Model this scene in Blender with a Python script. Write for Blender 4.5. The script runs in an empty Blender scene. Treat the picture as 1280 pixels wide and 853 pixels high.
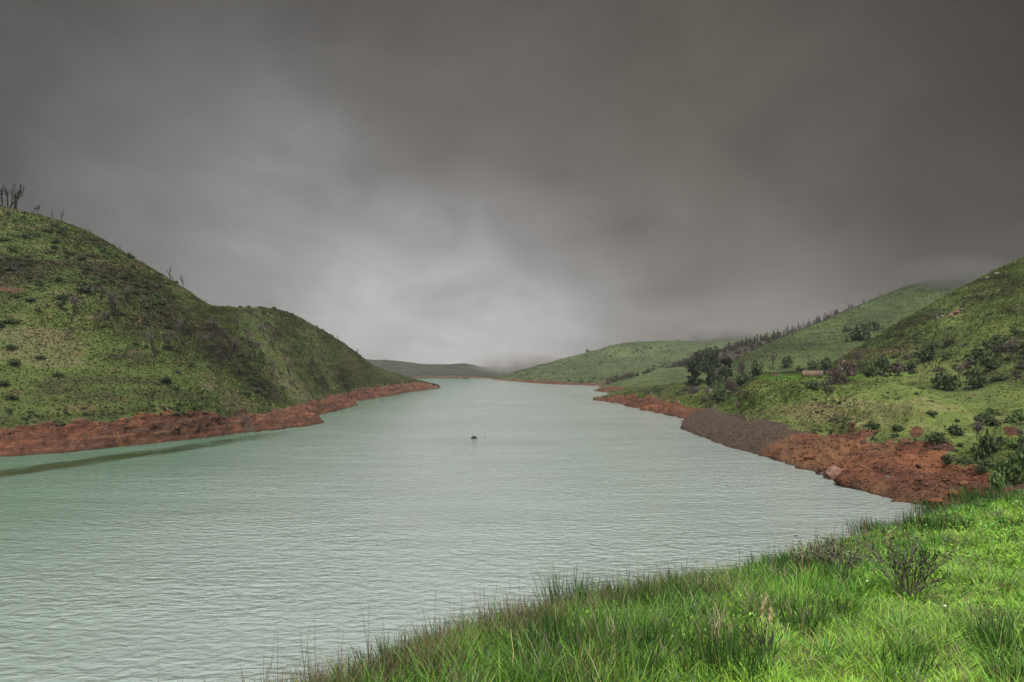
import bpy, math, random
import numpy as np
from mathutils import Vector
from mathutils.bvhtree import BVHTree

rng = np.random.default_rng(7)
random.seed(7)
scene = bpy.context.scene
COL = scene.collection

# ------------------------------------------------------------------ camera model used for measuring the place
FPX, HOR, CXP, EYE = 853.3, 462.0, 640.0, 20.0
def P(px, py, d):
    return ((px - CXP) / FPX * d, d, EYE - (py - HOR) / FPX * d)
def W(px, py):                       # a point of the waterline
    return P(px, py, EYE * FPX / (py - HOR))

# ------------------------------------------------------------------ numpy noise
def _h(ix, iy, iz, seed):
    n = (ix * 374761393 + iy * 668265263 + iz * 2147483647 + seed * 974634777) & 0xffffffff
    n = ((n ^ (n >> 13)) * 1274126177) & 0xffffffff
    n = ((n ^ (n >> 16)) * 2246822519) & 0xffffffff
    return ((n ^ (n >> 15)) & 0xffffff) / float(0xffffff)
def vnoise(p, seed=0):
    p = np.asarray(p, float)
    i = np.floor(p).astype(np.int64); f = p - i
    f = f * f * f * (f * (f * 6 - 15) + 10)
    r = 0
    for dx in (0, 1):
        for dy in (0, 1):
            for dz in (0, 1):
                w = (f[..., 0] if dx else 1 - f[..., 0]) * (f[..., 1] if dy else 1 - f[..., 1]) * (f[..., 2] if dz else 1 - f[..., 2])
                r = r + w * _h(i[..., 0] + dx, i[..., 1] + dy, i[..., 2] + dz, seed)
    return r * 2 - 1
def fbm(p, scale, octaves=4, seed=0, gain=0.5):
    p = np.asarray(p, float) * scale
    a, s, t = 1.0, 0, 0
    for o in range(octaves):
        s = s + a * vnoise(p + o * 17.31, seed + o); t += a
        p = p * 2.03; a *= gain
    return s / t
def sstep(a, b, x):
    t = np.clip((x - a) / (b - a), 0, 1)
    return t * t * (3 - 2 * t)

# ------------------------------------------------------------------ mesh helpers
def mesh_np(name, V, faces, mats=(), attrs=None, smooth=False, fmat=None):
    """V (n,3); faces list of int arrays (m,k); attrs {name: (n,) float or (n,3) colour}"""
    me = bpy.data.meshes.new(name)
    V = np.asarray(V, np.float32)
    faces = [np.asarray(f, np.int32) for f in faces if len(f)]
    me.vertices.add(len(V)); me.vertices.foreach_set('co', V.ravel())
    loops = np.concatenate([f.ravel() for f in faces])
    tot = np.concatenate([np.full(len(f), f.shape[1], np.int32) for f in faces])
    st = np.concatenate([[0], np.cumsum(tot)[:-1]]).astype(np.int32)
    me.loops.add(len(loops)); me.loops.foreach_set('vertex_index', loops)
    me.polygons.add(len(tot)); me.polygons.foreach_set('loop_start', st); me.polygons.foreach_set('loop_total', tot)
    if fmat is not None: me.polygons.foreach_set('material_index', np.asarray(fmat, np.int32))
    if smooth: me.polygons.foreach_set('use_smooth', np.ones(len(tot), bool))
    for k, a in (attrs or {}).items():
        a = np.asarray(a, np.float32)
        if a.ndim == 1:
            at = me.attributes.new(k, 'FLOAT', 'POINT'); at.data.foreach_set('value', a)
        else:
            at = me.attributes.new(k, 'FLOAT_COLOR', 'POINT')
            at.data.foreach_set('color', np.concatenate([a, np.ones((len(a), 1), np.float32)], 1).ravel())
    for m in mats: me.materials.append(m)
    me.update(calc_edges=True); me.validate()
    return me
def link(name, me, parent=None, loc=None):
    o = bpy.data.objects.new(name, me); COL.objects.link(o)
    if parent is not None: o.parent = parent
    if loc is not None: o.location = loc
    return o
def tag(o, label=None, cat=None, group=None, kind=None):
    if label: o['label'] = label
    if cat: o['category'] = cat
    if group: o['group'] = group
    if kind: o['kind'] = kind
    return o
def empty(name, loc, rz=0.0):
    o = bpy.data.objects.new(name, None); COL.objects.link(o)
    o.empty_display_size = 0.2; o.location = loc; o.rotation_euler = (0, 0, rz)
    return o
def copy_tree(o, parent=None):
    c = o.copy(); COL.objects.link(c)
    if parent is not None: c.parent = parent
    for ch in list(o.children): copy_tree(ch, c)
    return c

class Geo:                                # gathers pieces of one mesh
    def __init__(s): s.V = []; s.F = {}; s.n = 0; s.C = []; s.M = {}
    def add(s, V, faces, col=None, mat=0):
        V = np.asarray(V, float)
        for f in faces:
            f = np.asarray(f, int)
            if len(f):
                s.F.setdefault(f.shape[1], []).append(f + s.n); s.M.setdefault(f.shape[1], []).append(np.full(len(f), mat))
        s.V.append(V); s.n += len(V)
        c = np.zeros((len(V), 3)) if col is None else np.broadcast_to(np.asarray(col, float), (len(V), 3))
        s.C.append(c)
    def mesh(s, name, mats, smooth=False):
        ks = sorted(s.F)
        return mesh_np(name, np.concatenate(s.V), [np.concatenate(s.F[k]) for k in ks], mats,
                       {'tint': np.concatenate(s.C)}, smooth, np.concatenate([np.concatenate(s.M[k]) for k in ks]))

# ------------------------------------------------------------------ node helpers
class NT:
    def __init__(s, mat):
        s.t = mat.node_tree; s.t.nodes.clear()
    def n(s, typ, **kw):
        nd = s.t.nodes.new(typ)
        for k, v in kw.items():
            if k.startswith('i_'):
                key = k[2:]
                key = int(key) if key.isdigit() else key.replace('_', ' ')
                s.set(nd.inputs[key], v)
            else: setattr(nd, k, v)
        return nd
    def set(s, sock, v):
        if isinstance(v, bpy.types.NodeSocket): s.t.links.new(v, sock)
        elif isinstance(v, bpy.types.Node): s.t.links.new(v.outputs[0], sock)
        else: sock.default_value = v
    def math(s, op, a, b=0.0, c=None, clamp=False):
        nd = s.t.nodes.new('ShaderNodeMath'); nd.operation = op; nd.use_clamp = clamp
        s.set(nd.inputs[0], a); s.set(nd.inputs[1], b)
        if c is not None: s.set(nd.inputs[2], c)
        return nd.outputs[0]
    def vmath(s, op, a, b=(0, 0, 0)):
        nd = s.t.nodes.new('ShaderNodeVectorMath'); nd.operation = op
        s.set(nd.inputs[0], a); s.set(nd.inputs[1], b)
        return nd.outputs['Value'] if op in ('DOT_PRODUCT', 'LENGTH', 'DISTANCE') else nd.outputs[0]
    def mix(s, f, a, b, blend='MIX'):
        nd = s.t.nodes.new('ShaderNodeMix'); nd.data_type = 'RGBA'; nd.blend_type = blend
        s.set(nd.inputs[0], f); s.set(nd.inputs[6], a); s.set(nd.inputs[7], b)
        return nd.outputs[2]
    def noise(s, vec, scale, detail=3.0, rough=0.5, dist=0.0):
        nd = s.t.nodes.new('ShaderNodeTexNoise')
        s.set(nd.inputs['Vector'], vec); nd.inputs['Scale'].default_value = scale
        nd.inputs['Detail'].default_value = detail; nd.inputs['Roughness'].default_value = rough
        nd.inputs['Distortion'].default_value = dist
        return nd.outputs['Fac']
    def smooth(s, x, a, b, lo=0.0, hi=1.0):
        nd = s.t.nodes.new('ShaderNodeMapRange'); nd.interpolation_type = 'SMOOTHSTEP'
        s.set(nd.inputs[0], x); nd.inputs[1].default_value = a; nd.inputs[2].default_value = b
        nd.inputs[3].default_value = lo; nd.inputs[4].default_value = hi
        return nd.outputs[0]
    def ramp(s, fac, stops):
        nd = s.t.nodes.new('ShaderNodeValToRGB'); e = nd.color_ramp.elements
        while len(e) < len(stops): e.new(0.5)
        for el, (p, c) in zip(e, stops): el.position = p; el.color = (*c, 1)
        s.set(nd.inputs[0], fac)
        return nd.outputs[0]
    def attr(s, name):
        nd = s.t.nodes.new('ShaderNodeAttribute'); nd.attribute_name = name
        return nd
    def pos(s): return s.t.nodes.new('ShaderNodeNewGeometry').outputs['Position']
    def scalev(s, v, xyz): return s.vmath('MULTIPLY', v, xyz)
    def bump(s, h, strength, dist):
        nd = s.t.nodes.new('ShaderNodeBump'); s.set(nd.inputs['Height'], h)
        nd.inputs['Strength'].default_value = strength; nd.inputs['Distance'].default_value = dist
        return nd.outputs[0]
    def out(s, shader, sock='Surface'):
        o = s.t.nodes.new('ShaderNodeOutputMaterial'); s.set(o.inputs[sock], shader)
def new_mat(name):
    m = bpy.data.materials.new(name); m.use_nodes = True
    return m, NT(m)
def bsdf(t, col, rough=0.9, spec=0.2, normal=None, **kw):
    b = t.n('ShaderNodeBsdfPrincipled')
    t.set(b.inputs['Base Color'], col if not isinstance(col, tuple) else (*col, 1) if len(col) == 3 else col)
    t.set(b.inputs['Roughness'], rough); b.inputs['Specular IOR Level'].default_value = spec
    if normal is not None: t.set(b.inputs['Normal'], normal)
    for k, v in kw.items(): t.set(b.inputs[k.replace('_', ' ')], v)
    return b.outputs[0]

# ------------------------------------------------------------------ materials
def hill_material(name, greens, scar=0.5, dark=0.5, bumpd=0.6, veg=False):
    m, t = new_mat(name)
    p = t.pos()
    big = t.noise(p, 0.018, 4, 0.6)
    mid = t.noise(p, 0.11, 5, 0.65, 0.6)
    fine = t.noise(t.scalev(p, (0.5, 0.5, 1.6)), 0.9, 4, 0.7)
    terr = t.noise(t.scalev(p, (0.05, 0.05, 0.75)), 1.0, 4, 0.6, 0.3)
    f = t.math('ADD', t.math('MULTIPLY', big, 0.45), t.math('ADD', t.math('MULTIPLY', mid, 0.45), t.math('MULTIPLY', terr, 0.35)))
    f = t.math('ADD', f, t.math('MULTIPLY', t.math('SUBTRACT', fine, 0.5), 0.5))
    col = t.ramp(f, [(0.42, greens[0]), (0.55, greens[1]), (0.66, greens[2]), (0.78, greens[3])])
    if veg:
        vc = t.attr('veg').outputs['Color']
        col = t.vmath('SCALE', vc); t.set(col.node.inputs['Scale'], t.math('ADD', 0.62, t.math('MULTIPLY', fine, 0.55)))
    # bare scars of reddish soil
    sc = t.smooth(t.math('ADD', t.math('MULTIPLY', mid, 0.6), t.math('MULTIPLY', terr, 0.6)), 0.70 - 0.1 * scar, 0.80 - 0.1 * scar)
    col = t.mix(t.math('MULTIPLY', sc, 0.75), col, (0.062, 0.036, 0.019, 1))
    # soil of the drawdown bank
    e = t.attr('earth').outputs['Fac']
    en = t.math('ADD', e, t.math('MULTIPLY', t.math('SUBTRACT', t.noise(p, 0.5, 5, 0.7), 0.5), 0.9))
    em = t.smooth(en, 0.42, 0.58)
    strata = t.noise(t.scalev(p, (0.09, 0.09, 0.5)), 1.0, 5, 0.65, 0.8)
    gul = t.noise(p, 0.35, 6, 0.75, 1.0)
    ecol = t.ramp(t.math('ADD', t.math('MULTIPLY', strata, 0.5), t.math('MULTIPLY', gul, 0.5)),
                  [(0.36, (0.012, 0.007, 0.005)), (0.46, (0.034, 0.0145, 0.0095)), (0.55, (0.076, 0.0265, 0.0135)), (0.68, (0.120, 0.050, 0.022))])
    blot = t.noise(p, 0.07, 4, 0.65, 0.8)
    ecol = t.mix(t.smooth(blot, 0.38, 0.62, 0.0, 0.62), ecol, (0.026, 0.0135, 0.0095, 1))
    ecol = t.mix(t.smooth(t.noise(t.scalev(p, (1, 1, 0.4)), 0.16, 5, 0.7, 1.2), 0.56, 0.68, 0.0, 0.6), ecol, (0.105, 0.050, 0.022, 1))
    stones = t.noise(p, 1.6, 4, 0.8)
    wide = t.noise(p, 0.030, 4, 0.6, 0.6)
    ecol = t.mix(t.smooth(wide, 0.50, 0.62, 0.0, 0.65), ecol, (0.030, 0.0155, 0.011, 1))
    ecol = t.mix(t.smooth(wide, 0.46, 0.36, 0.0, 0.5), ecol, (0.125, 0.052, 0.022, 1))
    lines = t.noise(t.scalev(p, (0.012, 0.012, 1.3)), 1.0, 4, 0.7, 0.15)
    ecol = t.mix(t.smooth(lines, 0.56, 0.66, 0.0, 0.6), ecol, (0.020, 0.0115, 0.0085, 1))
    ecol = t.mix(t.smooth(lines, 0.44, 0.36, 0.0, 0.45), ecol, (0.105, 0.052, 0.027, 1))
    ecol = t.mix(t.smooth(stones, 0.60, 0.70), ecol, (0.10, 0.058, 0.04, 1))
    ecol = t.mix(t.smooth(stones, 0.40, 0.30), ecol, (0.016, 0.009, 0.0065, 1))
    ecol = t.mix(t.smooth(t.noise(p, 0.022, 3, 0.6), 0.52, 0.66, 0.0, 0.6), ecol, (0.078, 0.045, 0.022, 1))
    s = t.attr('scree').outputs['Fac']
    s = t.smooth(t.math('ADD', s, t.math('MULTIPLY', t.math('SUBTRACT', t.noise(p, 0.22, 5, 0.7), 0.5), 1.1)), 0.36, 0.64)
    scol = t.ramp(t.noise(t.scalev(p, (0.6, 0.6, 0.35)), 2.2, 5, 0.8), [(0.35, (0.012, 0.008, 0.0065)), (0.5, (0.028, 0.0190, 0.0138)), (0.64, (0.044, 0.031, 0.0225)), (0.73, (0.085, 0.066, 0.054))])
    ecol = t.mix(s, ecol, scol)
    # damp dark rim at the waterline, a stain left by the water
    sep = t.n('ShaderNodeSeparateXYZ', i_0=p)
    ecol = t.mix(t.smooth(sep.outputs[2], 0.5, 0.1, 0.0, 0.5), ecol, (0.022, 0.012, 0.008, 1))
    col = t.mix(em, col, ecol)
    h = t.math('ADD', t.math('MULTIPLY', fine, 1.0), t.math('ADD', t.math('MULTIPLY', gul, 0.8), t.math('MULTIPLY', t.noise(p, 2.6, 3, 0.7), 0.5)))
    t.out(bsdf(t, col, 0.95, 0.08, t.bump(h, 0.9, bumpd)))
    return m
G_LEFT = [(0.020, 0.022, 0.011), (0.040, 0.050, 0.016), (0.058, 0.088, 0.020), (0.095, 0.098, 0.045)]
G_RIGHT = [(0.016, 0.022, 0.008), (0.034, 0.052, 0.012), (0.052, 0.078, 0.017), (0.078, 0.088, 0.029)]
G_FAR = [(0.009, 0.013, 0.006), (0.020, 0.029, 0.010), (0.035, 0.050, 0.016), (0.058, 0.070, 0.027)]
M_HILL_L = hill_material('left_hill_scrub_and_soil', G_LEFT, 0.25, veg=True)
M_HILL_R = hill_material('right_hill_grass_and_soil', G_RIGHT, 0.15, veg=True)
M_HILL_F = hill_material('far_hill_grass', G_FAR, 0.1, bumpd=1.5)
M_HILL_D = hill_material('far_hill_heath', [(0.006, 0.008, 0.006), (0.009, 0.011, 0.007), (0.013, 0.017, 0.009), (0.030, 0.038, 0.016)], 0.1, bumpd=1.5)
M_HILL_B = hill_material('forest_floor', [(0.009, 0.0075, 0.006), (0.014, 0.011, 0.008), (0.018, 0.015, 0.010), (0.026, 0.034, 0.012)], 0.3)

def tint_material(name, rough=0.8, spec=0.15, trans=0.25, rand=0.25, mult=1.0):
    m, t = new_mat(name)
    a = t.attr('tint').outputs['Color']
    oi = t.n('ShaderNodeObjectInfo')
    v = t.math('ADD', t.math('MULTIPLY', oi.outputs['Random'], rand), (1 - rand / 2) * mult)
    col = t.vmath('SCALE', a); nd = col.node; t.set(nd.inputs['Scale'], v)
    b = bsdf(t, col, rough, spec)
    if trans > 0:
        tr = t.n('ShaderNodeBsdfTranslucent', i_Color=col)
        mx = t.n('ShaderNodeMixShader', i_0=trans); t.set(mx.inputs[1], b); t.set(mx.inputs[2], tr)
        b = mx.outputs[0]
    t.out(b)
    return m
M_LEAF = tint_material('leaves', 0.7, 0.2, 0.2, 0.5)
M_GRASS = tint_material('grass_blades', 0.55, 0.25, 0.35, 0.0)
M_TUSS = tint_material('tussock_blades', 0.8, 0.1, 0.5, 0.0)
M_BARK = tint_material('bark', 0.9, 0.1, 0.0, 0.3)

def soil_material():
    m, t = new_mat('foreground_turf')
    p = t.pos()
    a = t.noise(p, 1.3, 5, 0.7); b = t.noise(p, 9.0, 4, 0.7)
    col = t.ramp(t.math('ADD', t.math('MULTIPLY', a, 0.6), t.math('MULTIPLY', b, 0.4)),
                 [(0.35, (0.035, 0.04, 0.012)), (0.48, (0.06, 0.10, 0.018)), (0.6, (0.10, 0.18, 0.022)), (0.72, (0.13, 0.20, 0.03))])
    t.out(bsdf(t, col, 0.95, 0.05, t.bump(b, 0.8, 0.04)))
    return m
M_TURF = soil_material()

def rock_material(name, cols):
    m, t = new_mat(name)
    tc = t.n('ShaderNodeTexCoord').outputs['Object']
    p = t.pos()
    a = t.noise(p, 0.9, 6, 0.7, 0.5); b = t.noise(p, 4.0, 5, 0.75)
    col = t.ramp(t.math('ADD', t.math('MULTIPLY', a, 0.6), t.math('MULTIPLY', b, 0.4)), [(0.36, cols[0]), (0.5, cols[1]), (0.62, cols[2])])
    t.out(bsdf(t, col, 0.9, 0.15, t.bump(t.math('ADD', a, b), 0.8, 0.25)))
    return m
M_ROCK_PINK = rock_material('pinkish_rock', [(0.0333, 0.0166, 0.0121), (0.0816, 0.0423, 0.0302), (0.1210, 0.0726, 0.0544)])
M_ROCK_RED = rock_material('red_soil_rock', [(0.0302, 0.0121, 0.0072), (0.0786, 0.0276, 0.0132), (0.1089, 0.0482, 0.0239)])
M_ROCK_GREY = rock_material('grey_rock', [(0.0252, 0.0210, 0.0189), (0.0672, 0.0546, 0.0504), (0.1428, 0.1260, 0.1134)])
M_ROCK_SCREE = rock_material('scree_rock', [(0.018, 0.012, 0.009), (0.040, 0.028, 0.0205), (0.095, 0.074, 0.060)])
M_ROCK_BROWN = rock_material('dark_soil_rock', [(0.012, 0.007, 0.005), (0.030, 0.016, 0.011), (0.052, 0.028, 0.018)])
M_ROCK_DARK = rock_material('dark_wet_rock', [(0.008, 0.008, 0.008), (0.016, 0.015, 0.014), (0.03, 0.028, 0.026)])

def water_material():
    m, t = new_mat('lake_water')
    p = t.pos()
    sep = t.n('ShaderNodeSeparateXYZ', i_0=p); X, Y = sep.outputs[0], sep.outputs[1]
    wv = t.scalev(p, (0.52, 1.0, 1.0))
    w1 = t.noise(wv, 1.15, 2, 0.5, 0.5)
    w2 = t.noise(t.scalev(p, (0.5, 1.0, 1.0)), 3.0, 2, 0.5, 0.3)
    w3 = t.noise(t.scalev(p, (0.32, 1.0, 1.0)), 0.24, 2, 0.5, 0.6)
    h = t.math('ADD', t.math('MULTIPLY', w1, 1.0), t.math('ADD', t.math('MULTIPLY', w2, 0.22), t.math('MULTIPLY', w3, 0.8)))
    gust = t.smooth(t.noise(t.scalev(p, (0.4, 1.0, 1.0)), 0.022, 3, 0.55), 0.32, 0.68, 0.42, 1.25)
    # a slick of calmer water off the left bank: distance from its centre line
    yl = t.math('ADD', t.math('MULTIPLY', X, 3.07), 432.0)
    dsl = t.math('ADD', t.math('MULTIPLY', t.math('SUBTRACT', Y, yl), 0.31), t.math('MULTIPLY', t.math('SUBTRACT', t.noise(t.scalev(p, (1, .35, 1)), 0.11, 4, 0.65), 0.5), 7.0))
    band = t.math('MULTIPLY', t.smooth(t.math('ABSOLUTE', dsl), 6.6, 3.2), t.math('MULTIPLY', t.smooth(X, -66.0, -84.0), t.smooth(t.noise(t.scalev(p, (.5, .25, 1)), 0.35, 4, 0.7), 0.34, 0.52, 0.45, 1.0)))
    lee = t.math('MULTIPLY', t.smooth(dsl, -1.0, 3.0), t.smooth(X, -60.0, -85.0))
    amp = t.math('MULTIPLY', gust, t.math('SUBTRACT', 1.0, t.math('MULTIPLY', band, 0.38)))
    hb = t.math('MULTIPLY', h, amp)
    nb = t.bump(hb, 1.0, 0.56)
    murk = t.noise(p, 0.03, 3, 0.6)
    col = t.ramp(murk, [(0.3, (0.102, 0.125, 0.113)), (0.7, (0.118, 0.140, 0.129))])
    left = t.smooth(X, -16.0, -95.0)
    col = t.mix(t.math('MULTIPLY', t.math('MAXIMUM', t.math('MULTIPLY', left, 0.68), t.math('MULTIPLY', lee, 0.75)), 1.0), col, (0.014, 0.064, 0.032, 1))  # greener toward the left bank: the hill's reflection put into the colour
    col = t.mix(t.math('MULTIPLY', band, 0.97), col, (0.004, 0.022, 0.007, 1))  # dark reflection of the green slope painted into the slick's base colour
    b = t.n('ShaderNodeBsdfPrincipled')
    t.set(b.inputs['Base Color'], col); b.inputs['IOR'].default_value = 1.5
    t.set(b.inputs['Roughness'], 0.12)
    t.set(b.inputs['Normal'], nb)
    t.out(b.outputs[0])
    return m
M_WATER = water_material()

CL = [(.016, .017, .009), (.031, .029, .015), (.034, .040, .014), (.042, .057, .016), (.052, .069, .019), (.071, .069, .032)]
CR = [(.022, .028, .010), (.037, .049, .013), (.052, .071, .018), (.068, .088, .022), (.088, .090, .034)]
def veg_colour(p, cols, bias):
    """plant cover of a slope: broad patches, scrub, contour lines trodden by cattle"""
    p = np.asarray(p, float); sh = p.shape[:-1]; p = p.reshape(-1, 3)
    an = np.array([.7, .7, 1.5])
    f = .52 + .5 * fbm(p, .016, 3, 160) + .75 * fbm(p * an, .05, 4, 61) + .30 * fbm(p * an, .22, 3, 62) + bias * sstep(18, 60, p[:, 2])
    line = fbm(p * np.array([.035, .035, .55]) + fbm(p, .03, 2, 64)[:, None] * np.array([0, 0, .8]), 1.0, 3, 63)
    f = f + .32 * line + .22 * sstep(240, 310, p[:, 1]) * (p[:, 0] < 0)
    dry = sstep(.22, .34, line) * sstep(-.1, .3, fbm(p, .04, 3, 65))
    f = np.clip(f, 0, .999) * (len(cols) - 1); i = f.astype(int); fr = (f - i)[:, None]
    C = np.array(cols); c = C[i] * (1 - fr) + C[np.minimum(i + 1, len(cols) - 1)] * fr
    c = c * (1 - .5 * dry[:, None]) + np.array([.085, .066, .036]) * .5 * dry[:, None]
    ter = ((p[:, 1] > 238) & (p[:, 1] < 292) & (p[:, 0] > 80) & (p[:, 0] < 152) & (np.abs(p[:, 2] - 17.4) < 1.1))[:, None]      # mown terrace
    c = np.where(ter, np.array([.060, .105, .018]) * (1 + .15 * line[:, None]), c)
    return c.reshape(sh + (3,))

# ------------------------------------------------------------------ terrain by lofting measured profiles
def pchip(x, y, xi):
    x = np.asarray(x, float); y = np.asarray(y, float); sh = y.shape[1:]
    y = y.reshape(len(x), -1); h = np.diff(x)[:, None]; dl = np.diff(y, axis=0) / h
    m = np.zeros_like(y)
    if len(x) > 2:
        w1 = 2 * h[1:] + h[:-1]; w2 = h[1:] + 2 * h[:-1]
        ok = dl[:-1] * dl[1:] > 0
        with np.errstate(divide='ignore', invalid='ignore'):
            mm = (w1 + w2) / (w1 / dl[:-1] + w2 / dl[1:])
        m[1:-1] = np.where(ok, mm, 0)
    m[0] = dl[0]; m[-1] = dl[-1]
    i = np.clip(np.searchsorted(x, xi, 'right') - 1, 0, len(x) - 2)
    hh = (x[i + 1] - x[i])[:, None]; s = ((xi - x[i])[:, None]) / hh
    r = (y[i] * (1 + 2 * s) * (1 - s) ** 2 + m[i] * hh * s * (1 - s) ** 2 + y[i + 1] * s * s * (3 - 2 * s) + m[i + 1] * hh * s * s * (s - 1))
    return r.reshape((len(xi),) + sh)
BVHS = []
class Hill: pass
def loft(name, rows, uk, nu, segs, mat, amp=0.5, nscale=0.08, bank=None, scree=None, spots=(), bulge=None, bankamp=0.8, humm=None, scarp=1.0, veg=None, wobamp=1.0, ledge=1.0, ridge=None):
    """rows: list of K 3-D points; uk: K parameters in 0..1; segs: subdivisions between rows; bank=(row0,row1) earth between"""
    R = np.array(rows, float)                              # (r,K,3)
    u = np.linspace(0, 1, nu)
    Ru = np.stack([pchip(uk, r, u) for r in R])            # (r,nu,3)
    vk = np.concatenate([[0], np.cumsum(segs)]).astype(float)
    v = np.arange(int(vk[-1]) + 1).astype(float)
    G = pchip(vk, Ru, v)                                   # (nv,nu,3)
    rowpos = np.interp(v, vk, np.arange(len(vk)))          # fractional row index
    if bulge:
        for (r0, r1, a) in bulge:
            t = np.clip((rowpos - r0) / (r1 - r0), 0, 1); G[:, :, 2] += (a * np.sin(math.pi * t))[:, None]
    U, RP = np.meshgrid(u, rowpos)
    du = np.gradient(G, axis=1); dv = np.gradient(G, axis=0)
    N = np.cross(du, dv); N /= np.linalg.norm(N, axis=2, keepdims=True) + 1e-9
    N *= np.sign(N[:, :, 2:3] + 1e-6)
    earth = np.zeros_like(U)
    if bank:
        r0, r1 = bank
        wob = (fbm(G, 0.05, 3, 5) * 0.3 + fbm(G, 0.2, 3, 6) * 0.22) * wobamp
        earth = sstep(r0 - 0.6, r0 - 0.3, RP) * (1 - sstep(r1 - 0.20, r1 + 0.02, RP + wob))
    sc = scree(U, RP) if scree else np.zeros_like(U)
    D = fbm(G, nscale, 5, 3) * amp + fbm(G, nscale * 6, 3, 9) * amp * 0.35
    if humm is not None: D += humm(U, RP) * fbm(G * np.array([1, 1, 1.5]), 0.095, 4, 21)
    D = D * (1 - 0.7 * earth)
    rid = 1 - np.abs(fbm(G * np.array([1, 1, 0.5]), 0.11, 4, 31)) * 2.2
    D = D + earth * (rid - 0.55) * bankamp * (1 - 0.6 * sc) + earth * fbm(G, 0.6, 3, 41) * 0.35 * bankamp
    qn = fbm(G * np.array([1, 1, 1.6]), 0.17, 3, 47) * 6; qn = (np.floor(qn) + sstep(.55, .95, qn - np.floor(qn))) / 6
    D = D + earth * (qn + .25) * 1.3 * ledge * (1 - .8 * sc)
    if ridge: D = D * (1 - .75 * np.exp(-((RP - ridge) / .35) ** 2))
    G = G + N * D[:, :, None]
    if bank:
        sc_n = np.clip(.6 + fbm(G, .045, 3, 88) * 1.6, 0, 1.4)
        G[:, :, 2] -= scarp * sc_n * sstep(r1 - .55, r1 - .16, RP) * (1 - sstep(r1 - .10, r1 + .02, RP))
    for (px, py, rad, val) in spots:                       # patches of bare earth in the slope
        pr = np.stack([CXP + G[:, :, 0] / G[:, :, 1] * FPX, HOR + (EYE - G[:, :, 2]) / G[:, :, 1] * FPX], -1)
        dd = np.hypot((pr[:, :, 0] - px) / rad[0], (pr[:, :, 1] - py) / rad[1]) + fbm(G, .22, 3, 93) * 1.1 + .12
        earth = np.maximum(earth, val * (1 - sstep(0.6, 1.1, dd)))
    nv = len(v)
    idx = np.arange(nv * nu).reshape(nv, nu)
    q = np.stack([idx[:-1, :-1], idx[:-1, 1:], idx[1:, 1:], idx[1:, :-1]], -1).reshape(-1, 4)
    V = G.reshape(-1, 3)
    me = mesh_np(name, V, [q], [mat], dict({'earth': earth.ravel(), 'scree': sc.ravel()}, **({'veg': veg_colour(V, *veg)} if veg else {})), smooth=True)
    o = tag(link(name, me), kind='structure')
    h = Hill(); h.o = o; h.G = G; h.N = N; h.earth = earth; h.sc = sc; h.RP = RP; h.U = U; h.name = name
    h.bvh = BVHTree.FromPolygons([tuple(x) for x in V], [tuple(x) for x in q])
    BVHS.append(h)
    return h
def back(row, dd, z):
    return [((x * (y + dd) / y), y + dd, z) for (x, y, _) in row]
def under(row, s=0.97, z=-3.5):
    return [(x * s, y * s, z) for (x, y, _) in row]
def lerp_row(a, b, t, dz=0.0):
    return [tuple(np.array(p) * (1 - t) + np.array(q) * t + np.array((0, 0, dz))) for p, q in zip(a, b)]
def ukeys(row_px):
    d = np.concatenate([[0], np.cumsum(np.maximum(np.abs(np.diff(row_px)), 10))]); return d / d[-1]

# left hill: near spur and the second spur behind it, one slope above one bank
shore_px = [(-320, 606), (-150, 586), (0, 571), (75, 566), (140, 560), (200, 553), (260, 547), (300, 542), (355, 536), (401, 529), (396, 520), (420, 514), (444, 507), (440, 503), (463, 499), (490, 494.5), (509, 491), (530, 488), (551, 485.2)]
L_sh = [W(*p) for p in shore_px]
L_bk = [P(-340, 560, 140), P(-160, 542, 156), P(0, 529, 166), P(75, 525, 173), P(140, 519, 182), P(200, 514, 192), P(260, 511, 207), P(295, 511, 222), P(335, 506, 242), P(366, 501.5, 268), P(384, 499.5, 300), P(400, 496, 335), P(417, 491.5, 380), P(430, 488.5, 415), P(445, 485, 455), P(470, 482.5, 520), P(497, 479.8, 590), P(520, 477.6, 680), P(548, 483.6, 738)]
L_rg = [P(-320, 150, 235), P(-160, 205, 250), P(0, 258, 262), P(60, 272.5, 266), P(115, 293, 270), P(160, 319, 275), P(202, 343, 282), P(240, 368, 290), P(264, 383, 305), P(292, 384.5, 350), P(322, 385, 400), P(348, 388, 430), P(375, 398, 455), P(400, 412, 485), P(422, 425, 515), P(446, 442, 555), P(470, 459.5, 610), P(505, 471, 690), P(549, 483.4, 742)]
LEFT = loft('left_hill', [under(L_sh), L_sh, L_bk, lerp_row(L_bk, L_rg, .33), lerp_row(L_bk, L_rg, .66), lerp_row(L_bk, L_rg, .93), L_rg, back(L_rg, 60, -2), back(L_rg, 200, -5)],
            ukeys([p[0] for p in shore_px]), 620, [4, 34, 70, 70, 48, 14, 10, 4], M_HILL_L, amp=1.0, nscale=0.05, bank=(1, 2), veg=(CL, -.16), wobamp=.75, ledge=1.2, bankamp=1.2, ridge=6,
            scree=lambda U, RP: 0.9 * sstep(0.693, 0.700, U + (RP - 1) * 0.01) * (1 - sstep(0.704, 0.712, U + (RP - 1) * 0.01)),
            spots=[(12, 362, (30, 4), .55), (38, 395, (28, 5), .5), (60, 443, (45, 2.2), .6), (165, 440, (50, 1.8), .5), (175, 401, (7, 4), .6), (115, 397, (12, 3), .5), (355, 470, (14, 9), .38), (8, 481, (5, 3), .7)])

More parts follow.
